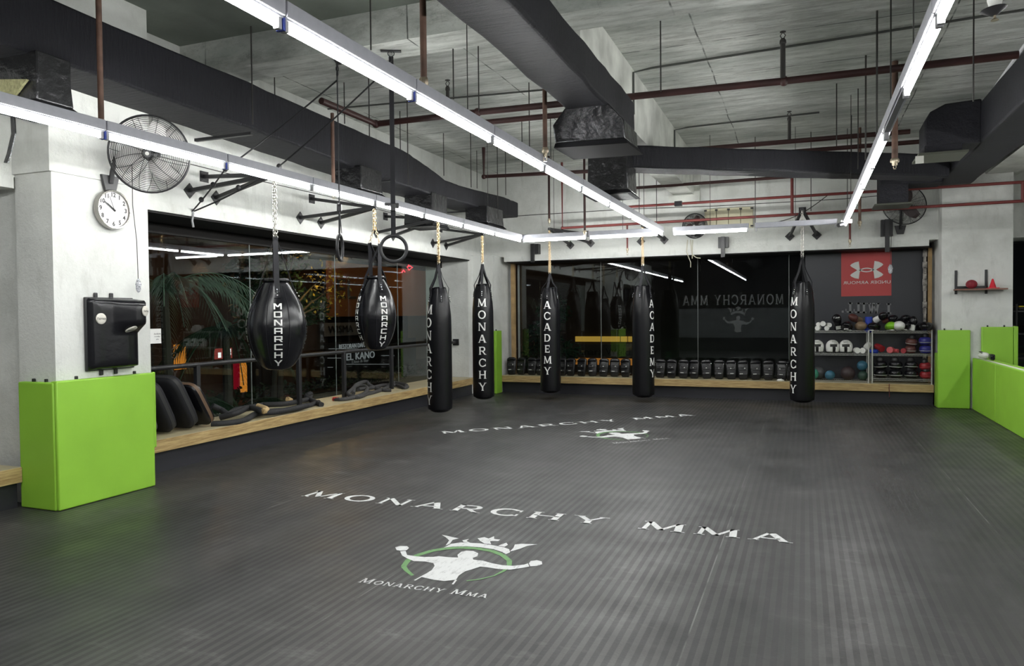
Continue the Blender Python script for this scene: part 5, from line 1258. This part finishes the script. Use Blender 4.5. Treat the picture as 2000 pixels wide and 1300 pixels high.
# ---- training ropes and shields on the left bench
def rope(nm, label, pts, r, m, twist=0, lobes=3, ends=None, group='battle ropes on the left bench'):
    P = [Vector(p) for p in pts]; out = []
    for i in range(len(P) - 1):      # catmull-rom
        a = P[max(0, i - 1)]; b_ = P[i]; c = P[i + 1]; d = P[min(len(P) - 1, i + 2)]; k = max(4, int((c - b_).length / .012))
        for j in range(k):
            q = j / k; out.append(.5 * (2 * b_ + (c - a) * q + (2 * a - 5 * b_ + 4 * c - d) * q * q + (3 * b_ - a - 3 * c + d) * q ** 3))
    out.append(P[-1]); c0 = P[0].copy(); t = thing(nm, label, 'rope', c0, group=group)
    m_ = MB(); n = 12; u = Vector((0, 0, 1)); L = 0; N = len(out)
    for i in range(N):
        tg = (out[min(N - 1, i + 1)] - out[max(0, i - 1)]).normalized(); u = (u - tg * u.dot(tg)).normalized(); w_ = tg.cross(u)
        if i: L += (out[i] - out[i - 1]).length
        for k in range(n):
            an = 2 * pi * k / n; rr = r * (1 - .26 * abs(sin(lobes * (an - L * twist) / 2)) ** .7 * 0 + (.20 * (abs(cos(lobes * (an - L * twist) / 2)) - .6) if twist else 0))
            m_.v.append(tuple(out[i] - c0 + (u * cos(an) + w_ * sin(an)) * rr))
    for i in range(N - 1):
        for k in range(n): m_.f.append((i * n + k, i * n + (k + 1) % n, (i + 1) * n + (k + 1) % n, (i + 1) * n + k))
    m_.f.append(tuple(range(n))[::-1]); m_.f.append(tuple((N - 1) * n + k for k in range(n)))
    m_.build('rope', m, t, angle=70)
    if ends:
        e = MB().tube([out[0] - c0, out[0] - c0 + (out[1] - out[0]).normalized() * .09], r * 1.12, 12); e.build('end_cap', ends, t)
    return t
BZ = .3505
def BP(px, py, h=0.025):      # point on the bench from its picture position
    q = onZ(px, py, BZ + h); return Vector((max(-6.90, min(-6.24, q.x)), q.y, BZ + h))
M_sleeve = mat('black_rope_sleeve', (.018, .018, .020), .75, bump=(40, .3)); M_grope = mat('charcoal_twisted_rope', (.045, .044, .045), .8, bump=(50, .5)); M_jute = mat('tan_jute_rope', (.52, .37, .18), .8, bump=(60, .5))
r_ = .036
rope('battle_rope', 'black sleeved battle rope snaking in front, from the shields to the middle of the bench', [BP(412, 828), BP(450, 826), BP(478, 820), BP(500, 808, .045), BP(530, 803, .04), BP(570, 800), BP(602, 792), BP(622, 785)], r_, M_sleeve)
rope('battle_rope', 'black sleeved battle rope looping behind the tan rope end', [BP(415, 792, .16), BP(432, 800, .10), BP(446, 808, .06), BP(462, 800, .05), BP(490, 790, .055), BP(520, 790, .06), BP(560, 788, .06), BP(600, 780, .05)], r_, M_sleeve)
rope('battle_rope', 'black ribbed rope arching at the right end of the sleeved ropes', [BP(545, 775, .04), BP(552, 768, .09), BP(570, 768, .10), BP(592, 775, .06), BP(618, 786, .03), BP(628, 790, .028)], r_, M_sleeve, 40, 3)
rope('battle_rope', 'black sleeved rope with grey band crossing the others', [BP(430, 815, .04), BP(462, 806, .09), BP(486, 796, .10), BP(505, 800, .10), BP(540, 806, .07), BP(580, 804, .05), BP(608, 792, .06)], r_, M_sleeve)
rope('jute_rope', 'short tan twisted rope end lying on the black ropes', [BP(504, 793, .11), BP(520, 799, .10), BP(538, 803, .095), BP(552, 804, .09)], .036, M_jute, 45, 3, group='tan rope ends')
rope('jute_rope', 'frayed tan rope end behind the black ropes', [BP(530, 780, .06), BP(538, 778, .08), BP(548, 781, .05)], .033, M_jute, 45, 3, group='tan rope ends')
def tangle(label, pts, r=.030, ends=None): return rope('twisted_rope', label, pts, r, M_grope, 38, 3, ends, 'grey twisted ropes heaped under the rail')
tangle('charcoal twisted rope with a red cap, heaped before the rail post', [BP(652, 779, .022), BP(668, 780, .022), BP(690, 776, .03), BP(712, 768, .05), BP(716, 756, .09), BP(700, 752, .12), BP(688, 760, .10), BP(680, 770, .06), BP(700, 775, .03), BP(722, 766, .03)], ends=mat('red_cap', (.55, .03, .03), .4))
tangle('charcoal twisted rope, top coil of the heap', [BP(690, 768, .05), BP(695, 752, .13), BP(708, 745, .15), BP(722, 752, .10), BP(735, 758, .05), BP(752, 762, .024), BP(764, 762, .024)])
tangle('charcoal twisted rope trailing right from the heap to the seam', [BP(700, 760, .09), BP(722, 758, .07), BP(748, 752, .06), BP(762, 752, .05), BP(775, 752, .04), BP(790, 757, .024), BP(796, 755, .024)])
tangle('charcoal twisted rope, lowest loop at the right of the heap', [BP(704, 772, .024), BP(730, 766, .024), BP(755, 757, .03), BP(768, 748, .05), BP(780, 748, .05), BP(794, 752, .03)])
def shield(label, x, y, rz, lean, m, hh=.62, ww=.42, th=.12, m2=None):
    t = thing('kick_shield', label, 'strike shield', (x, y, BZ + .003), (0, 0, rz), 'strike shields leaning on the left bench')
    Rm = Matrix.Rotation(lean, 4, 'X')
    def sh(w_, h_, d0, d1):
        mm = MB(); n = 28; rings = []
        for (f_, d) in ((.90, d0), (1.0, d0 + .025), (1.0, d1 - .025), (.90, d1)):
            rings.append([(w_ * .5 * f_ * abs(cos(q)) ** .38 * (1 if cos(q) > 0 else -1), d, h_ * .5 + h_ * .5 * f_ * abs(sin(q)) ** .4 * (1 if sin(q) > 0 else -1)) for q in [2 * pi * k / n for k in range(n)]])
        for r0 in rings: mm.v += [tuple(Rm @ Vector(p)) for p in r0]
        for j in range(3):
            for k in range(n): mm.f.append((j * n + k, j * n + (k + 1) % n, (j + 1) * n + (k + 1) % n, (j + 1) * n + k))
        mm.f.append(tuple(range(n))[::-1]); mm.f.append(tuple(3 * n + k for k in range(n))); return mm
    sh(ww, hh, 0, th).build('padding', m, t, angle=60)
    q = sh(ww * 1.005, hh * 1.005, th * .45, th * .52); q.build('edge_piping', m2 or M_ink, t, angle=60)
    MB().tube([Rm @ Vector(p) for p in ((-.06, 0, hh * .8), (-.05, -.035, hh * .72), (-.05, -.035, hh * .5), (-.06, 0, hh * .42))], .012, 8).build('handle', M_web, t)
    return t
M_gsh = mat('worn_grey_leather', (.085, .083, .078), .5, bump=(12, .2), var=(6, .25))
shield('grey worn strike shield, nearest the lime pillar mat', -6.56, 5.82, radians(5), radians(27), M_gsh, .56, .46, .15)
shield('black strike shield, second from the lime pillar mat', -6.56, 6.10, radians(3), radians(28), M_web, .62, .46, .13)
shield('black strike shield with a stitched edge, third from the pillar mat', -6.56, 6.40, radians(1), radians(29), M_web, .66, .48, .14)
shield('glossy black strike shield with brown piping, farthest from the pillar mat', -6.56, 6.68, radians(-2), radians(30), M_leather, .56, .46, .12, mat('brown_piping', (.12, .07, .04), .5))
q = onZ(306, 850, .38)
t = thing('grey_pad', 'small pale grey pad poking out beside the lime pillar mat', 'pad', (-6.40, 5.62, BZ)); MB().cb((0, 0, .09), (.16, .08, .17)).build('pad', mat('pale_grey_pad', (.3, .31, .33), .5), t, bevel=.02)
t = thing('white_pads', 'white boxing pad with black marks lying on the partition top', 'boxing glove', (2.62, 13.62, .846))
MB().ell((0, 0, .05), (.075, .17, .05), 18, 12, fn=lambda p: Vector((p.x, p.y * (1 + .2 * p.z), p.z * (1 - .25 * p.y)))).build('padding', L_wht, t, angle=80)
m = MB()
for y in (-.08, .0, .07): m.cb((-.03, y, .098), (.05, .03, .006), Matrix.Rotation(.1, 4, 'X'))
m.build('marks', M_ink, t, smooth=False)
t = thing('black_pad', 'small black pad behind the white one on the partition top', 'pad', (2.655, 13.25, .846)); MB().cb((0, 0, .045), (.06, .18, .09)).build('pad', M_leather, t, bevel=.02)
t = thing('hand_strap', 'thin dark red strap hanging over the back bench edge under the right rack', 'strap', (onY(1737, 752, 14.29).x, 14.28, .22))
MB().tube([(0, .005, .135), (-.006, -.002, .06), (0, .0, -.03), (.002, .0, -.09)], .006, 6).build('strap', mat('dark_red_strap', (.12, .02, .02), .7), t)
MB().ell((0, 0, -.10), (.012, .012, .016), 8, 6).build('toggle', M_ink, t)
# gear seen behind the partition at the right edge
hx = onY(1990, 700, 14.2).x
for i, (m, z_, r, lab) in enumerate(((mat('teal_hoop', (.03, .30, .28), .4), .62, .34, 'teal hoop leaning behind the partition'), (mat('yellow_hoop', (.70, .62, .02), .4), .52, .32, 'yellow hoop leaning behind the partition'), (mat('lime_hoop', (.25, .55, .02), .4), .42, .30, 'lime hoop leaning lowest behind the partition'))):
    t = thing('training_hoop', lab, 'hoop', (hx + .42 + .02 * i, 14.22 - .03 * i, .352), group='hoops behind the partition')
    t.location.z = z_ + r - .34
    MB().tube([(r * cos(q), .03 * sin(q), r * sin(q)) for q in [2 * pi * k / 40 for k in range(40)]], .014, 8, closed=True).build('hoop', m, t)
t = thing('gear_rack', 'dark rack with coloured gear behind the partition at the right edge', 'rack', (3.95, 14.6, .352))
for x in (-.72, .72):
    for y in (-.2, .2): MB().tube([(x, y, 0), (x, y, 1.35)], .015, 8).build('leg', M_blk, t)
for z_ in (.45, .85, 1.22): MB().box((-.73, -.22, z_), (.73, .22, z_ + .02)).build('shelf', M_blk, t, smooth=False)
for i, (x, z_, m, s_, lab) in enumerate(((-.55, 1.24, L_blk, (.28, .1, .06), 'black'), (-.22, 1.24, mat('yellow_rubber', (.7, .55, .02), .4), (.3, .1, .035), 'yellow'), (-.50, 1.30, mat('yellow_rubber', (.7, .55, .02), .4), (.34, .08, .02), 'thin yellow'), (-.3, .87, L_red, (.5, .3, .12), 'red'), (-.2, 1.29, L_blu, (.2, .12, .05), 'blue'))):
    q = thing('gear_pack', '%s piece of training gear on the dark rack at the right edge, number seen from the pillar %s' % (lab, ordn[i]) if False else '%s piece of training gear on the dark rack behind the partition' % lab, 'gear', (3.95 + x, 14.5, .352 + z_ + .0), group='gear behind the partition')
    MB().cb((0, 0, s_[2] / 2), s_).build('gear', m, q, bevel=min(s_) * .3, seg=3)

# ================================================================ OUTSIDE, AT NIGHT
M_pave = mat('dark_paving', (.05, .045, .04), .7, bump=(8, .3), var=(2, .3))
struct(MB().box((-60, -25, -.65), (-7.3, 60, -.5)), 'ground', M_pave, smooth=False)
struct(MB().box((-7.3, 15.1, -.65), (40, 60, -.5)), 'ground', M_pave, smooth=False)
def lamp(nm, loc, col, e, r=.15):
    l = bpy.data.lights.new(nm, 'POINT'); l.energy = e; l.color = col; l.shadow_soft_size = r; o = bpy.data.objects.new(nm, l); COL.objects.link(o); o.location = loc; return o
FX = -13.0
def pr(x, px, py): return onX(px, py, x)
def facade(t, nm, x, px0, py0, px1, py1, m, th=.12):
    """upright rectangle on the plane X=x"""
    a = pr(x, px0, py1); b_ = pr(x, px1, py0); L = T(t.location)
    o = place_mb(MB().box((x - th, a.y, a.z), (x, b_.y, b_.z)), L).build(nm, m, t, smooth=False); return o
t = thing('shop_building', 'dark brown shop building across the terrace with lit signs', 'building', (FX, 18, -.5)); L = T(t.location)
M_fac = mat('brown_facade', (.050, .028, .018), .7, var=(1.5, .3)); M_facd = mat('dark_facade', (.03, .026, .024), .6, var=(1, .3))
MB().box((-6, -12.5, 0), (-.45, 24, 5.6)).build('wall', M_fac, t, smooth=False)
MB().box((-.45, -12.5, 3.8), (.35, 24, 4.2)).build('canopy', M_facd, t, smooth=False)
for y in (-9.5, -6.2, -2.4, 1.2, 4.9, 9.0, 13.0): MB().box((-.45, y, 0), (-.1, y + .35, 3.8)).build('column', M_facd, t, smooth=False)
W1 = emit('warm_lit_window', (1.0, .42, .10), .3); W2 = emit('orange_lit_panel', (1.0, .33, .04), .42)
for y, z0, y1, z1, m in ((-8.9, .3, -6.6, 2.4, W1), (-1.9, .2, .9, 2.1, W1), (5.6, .5, 8.6, 2.6, W1)):
    q = MB().box((-.46, y, z0), (-.40, y1, z1)).build('shop_window', mat('dim_shop_glass', (.09, .045, .02), .4), t, smooth=False)
facade(t, 'lit_doorway', FX - .3, 343, 672, 363, 722, W2, .05)
facade(t, 'lit_pillar', FX + .4, 473, 706, 482, 766, W2, .06); facade(t, 'red_pillar', FX + .4, 460, 706, 468, 760, emit('red_lit_panel', (.8, .01, .04), .15), .06)
facade(t, 'grey_sign_board', FX + .36, 636, 628, 745, 657, mat('grey_board', (.20, .20, .20), .6), .05)
facade(t, 'black_sign_board', FX + .36, 636, 659, 812, 760, mat('black_board', (.012, .013, .014), .5), .05)
facade(t, 'orange_upper_wall', FX + .5, 640, 530, 838, 618, mat('orange_wall', (.34, .14, .05), .7), .04)
def sign(t, txt, px, py, hpx, m, x=FX + .40, sx=1.0):
    p = pr(x, px, py); h = pr(x, px, py - hpx).z - p.z
    text_mesh('sign_lettering', txt, h * 1.38, m, frame((p.x - t.location.x, p.y - t.location.y, p.z - t.location.z), (0, 1, 0), (0, 0, 1)), t, .01, sx, 'CENTER')
DG = mat('dark_sign_letters', (.01, .01, .01), .5); LG = emit('dim_white_sign', (.8, .82, .85), .16)
sign(t, 'WISMA', 666, 643, 14, DG, sx=1.35); sign(t, 'EL', 676, 566, 40, DG, FX + .53, 1.3)
sign(t, 'RESTORAN DAN BAR', 695, 675, 9, LG, sx=.95); sign(t, 'EL KANO', 705, 695, 14, LG, sx=1.25); sign(t, 'Dine & Bar', 704, 705, 6, emit('very_dim_sign', (.7, .7, .7), .06), sx=1.6)
for (x0, y0, x1, y1) in ((642, 681, 700, 681), (640, 699, 666, 699), (676, 711, 768, 711), (640, 717, 650, 717), (745, 694, 770, 694)):
    a = pr(FX + .41, x0, y0); b_ = pr(FX + .41, x1, y1); place_mb(MB().tube([a, b_], .008, 5), L).build('line_light', LG, t)
t = thing('menu_screen', 'small lit menu screen across the terrace', 'screen', pr(FX + .6, 437, 690)); c0 = T(t.location); t.scale = (.75, .75, .75)
MB().box((-.03, -.36, -.16), (0, .36, .16)).build('screen', emit('reddish_screen', (.35, .06, .05), .5), t, smooth=False)
MB().box((0, -.02, .02), (.01, .30, .13)).box((0, -.02, -.06), (.01, .12, 0)).box((0, .15, -.06), (.01, .30, 0)).box((0, -.24, -.12), (.01, -.12, .04)).build('lit_boxes', emit('white_screen', (1, .95, .95), .9), t, smooth=False)
MB().tube([(-.02, 0, -.16), (-.02, 0, -1.5)], .03, 8).build('stand', M_blk, t)
neon = thing('red_neon', 'small red neon squiggle in the upper window part', 'neon sign', pr(FX + .55, 800, 515)); c0 = T(neon.location)
pts = [(799, 499), (804, 503), (800, 508), (803, 514), (797, 518), (806, 522), (799, 527), (795, 521), (802, 519)]
MB().tube([pr(FX + .55, *p) - c0 for p in pts], .014, 6).build('tube', emit('red_neon_glow', (1, .03, .05), 3.0), neon)
MB().tube([pr(FX + .55, *p) - c0 for p in ((785, 532), (788, 527), (791, 531))], .012, 6).build('tube', MATS['red_neon_glow'], neon)
lamp('street_lamp', (-11.2, 16.5, 3.1), (1.0, .55, .22), 24); lamp('terrace_lamp', (-11.6, 12.0, 2.6), (1.0, .5, .2), 11); lamp('terrace_lamp', (-11.0, 22.0, 2.8), (1.0, .6, .3), 14)
# greenery
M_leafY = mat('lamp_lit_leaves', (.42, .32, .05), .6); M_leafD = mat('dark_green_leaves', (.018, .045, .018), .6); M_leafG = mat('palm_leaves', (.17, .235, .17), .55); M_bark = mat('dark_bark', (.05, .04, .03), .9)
def leafs(mb, n, c, r, s_, sq=1.0):
    for _ in range(n):
        while True:
            d = Vector((random.uniform(-1, 1), random.uniform(-1, 1), random.uniform(-1, 1)))
            if d.length < 1: break
        p = Vector(c) + Vector((d.x * r[0], d.y * r[1], d.z * r[2])); a = Vector((random.gauss(0, 1), random.gauss(0, 1), random.gauss(0, .6))).normalized(); b_ = a.orthogonal().normalized()
        q = s_ * random.uniform(.6, 1.3); mb.add([p - a * q, p - b_ * q * .4, p + a * q, p + b_ * q * .4], [(0, 1, 2, 3)])
def tree(label, base, h, clumps, lm_, n=260, s_=.07):
    t = thing('tree', label, 'tree', base, group='trees outside the left window')
    tr = MB().tube([(0, 0, 0), (.05, .03, h * .4), (-.04, .1, h * .75), (0, 0, h)], [.07, .06, .05, .03], 8)
    for c in clumps: tr.tube([(0, 0, h * .55), Vector(c) * .6 + Vector((0, 0, h * .25)), c], [.03, .02, .008], 6)
    tr.build('trunk', M_bark, t); f = MB()
    for c in clumps: leafs(f, n, c, (.5, .55, .42), s_)
    tag(f.build('foliage', lm_, t, smooth=False), kind='stuff')
    return t
b0 = pr(-10.2, 532, 785); b0.z = -.5
cl = [pr(-10.2, *p) - b0 for p in ((585, 470), (560, 505), (610, 500), (630, 540), (655, 560), (640, 590), (600, 560))]
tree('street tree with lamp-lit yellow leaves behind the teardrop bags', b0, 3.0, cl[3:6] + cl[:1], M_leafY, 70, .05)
b1 = pr(-10.6, 545, 785); b1.z = -.5
tree('dark leafy tree behind the larger teardrop bag', b1, 3.0, [pr(-10.6, *p) - b1 for p in ((545, 560), (500, 600), (600, 600), (560, 500), (480, 540))], M_leafD, 420, .08)
lamp('tree_lamp', pr(-9.8, 620, 560), (1.0, .62, .2), 14, .05)
def palm(label, base, h, n, L_, m, seed, group='palms outside the left window', droop=1.0):
    random.seed(seed); t = thing('palm', label, 'palm', base, group=group)
    MB().tube([(0, 0, 0), (.02, .02, h * .5), (0, 0, h)], [.09, .07, .055], 8).build('trunk', M_bark, t); f = MB(); st = MB()
    for k in range(n):
        a = 2 * pi * k / n + random.uniform(-.2, .2); up = random.uniform(.1, .75); l = L_ * random.uniform(.75, 1.1); P = []
        for i in range(13):
            s_ = i / 12; P.append(Vector((cos(a) * l * s_, sin(a) * l * s_, h + up * l * s_ - droop * l * .95 * s_ ** 2.2)))
        st.tube(P, .008, 4)
        for i in range(1, 13):
            tg = (P[i] - P[i - 1]).normalized(); sd = tg.cross(Vector((0, 0, 1))).normalized()
            for s in (-1, 1):
                for e in (0, .5):
                    p = P[i - 1].lerp(P[i], e); d = (sd * s * .8 + tg * .75 + Vector((0, 0, -.5))).normalized(); ll = .34 * sin(pi * (i / 13.5)) ** .5 * random.uniform(.8, 1.1)
                    f.add([p - tg * .006, p + d * ll * .5 + Vector((0, 0, -.02)) - tg * .008, p + d * ll + Vector((0, 0, -.10)), p + tg * .008 + d * ll * .5], [(0, 1, 2, 3)])
    st.build('frond_stems', m, t); tag(f.build('fronds', m, t, smooth=False), kind='stuff'); return t
pb = pr(-8.7, 322, 640); pb.z = -.5
palm('palm with long drooping fronds close behind the left window', pb, 2.55, 15, 1.45, M_leafG, 3)
pb = pr(-9.0, 440, 640); pb.z = -.5
palm('darker palm behind the first, nearer the larger bag', pb, 1.9, 13, 1.2, M_leafD, 5)
pb = pr(-8.6, 330, 740); pb.z = -.5
palm('low dark fan of fronds behind the strike shields', pb, .75, 14, 1.0, M_leafD, 8, droop=.7)
pb = pr(-8.9, 460, 760); pb.z = -.5
palm('low dark plant right of the first rail post', pb, .55, 14, 1.0, M_leafD, 11, droop=.6)
random.seed(21)
h_ = thing('hedge', 'low dark hedge along the terrace', 'hedge', (-11.6, 15.0, -.5)); f = MB()
for i in range(16): leafs(f, 120, (0, -5 + i * .75, .3), (.35, .45, .3), .06)
tag(f.build('foliage', M_leafD, h_, smooth=False), kind='stuff'); MB().box((-.35, -5.2, 0), (.35, 6.6, .22)).build('planter', M_facd, h_, smooth=False)

# beyond the back window
t = thing('office_block', 'dark office block beyond the back window with a yellow lit band and name board', 'building', (-7, 26, -.5)); L = T(t.location)
MB().box((-5.9, 0, 0), (16, 6, 9)).build('wall', M_facd, t, smooth=False)
a = onY(1122, 667, 25.8); b_ = onY(1240, 657, 25.8)
for i, (u0, u1) in enumerate(((0, .42), (.44, .74), (.76, .86), (.88, 1.0))):
    place_mb(MB().box((a.x + (b_.x - a.x) * u0, 25.9, a.z), (a.x + (b_.x - a.x) * u1, 25.99, b_.z)), L).build('lit_band', emit('yellow_lit_band', (1.0, .58, .10), .28), t, smooth=False)
place_mb(MB().box((onY(1105, 690, 25.8).x, 25.86, onY(1105, 697, 25.8).z), (onY(1250, 690, 25.8).x, 25.99, onY(1250, 672, 25.8).z)), L).build('name_board', mat('brown_board_dim', (.05, .05, .04), .6), t, smooth=False)
p = onY(1172, 687, 25.84); text_mesh('board_lettering', 'Menara Weld', .36, DG, frame((p.x - L.x, 25.84 - L.y, p.z - L.z), (1, 0, 0), (0, 0, 1)), t, .01, 1.1)
a = onY(1120, 712, 25.7); b_ = onY(1240, 701, 25.7)
place_mb(MB().box((a.x, 25.88, a.z), (b_.x, 25.99, b_.z)), L).build('lit_base', emit('orange_lit_base', (1.0, .38, .08), .22), t, smooth=False)
b2 = onY(1065, 720, 19.0); b2.z = -.5
tree('dark bush beyond the back window at the left', b2, 1.6, [Vector(q) for q in ((0, 0, 1.6), (.5, 0, 1.1), (-.4, .2, 1.0), (.2, .1, 2.2))], M_leafD, 260, .08)
lamp('green_lamp', onY(1308, 694, 24), (.2, 1, .3), 1.0)
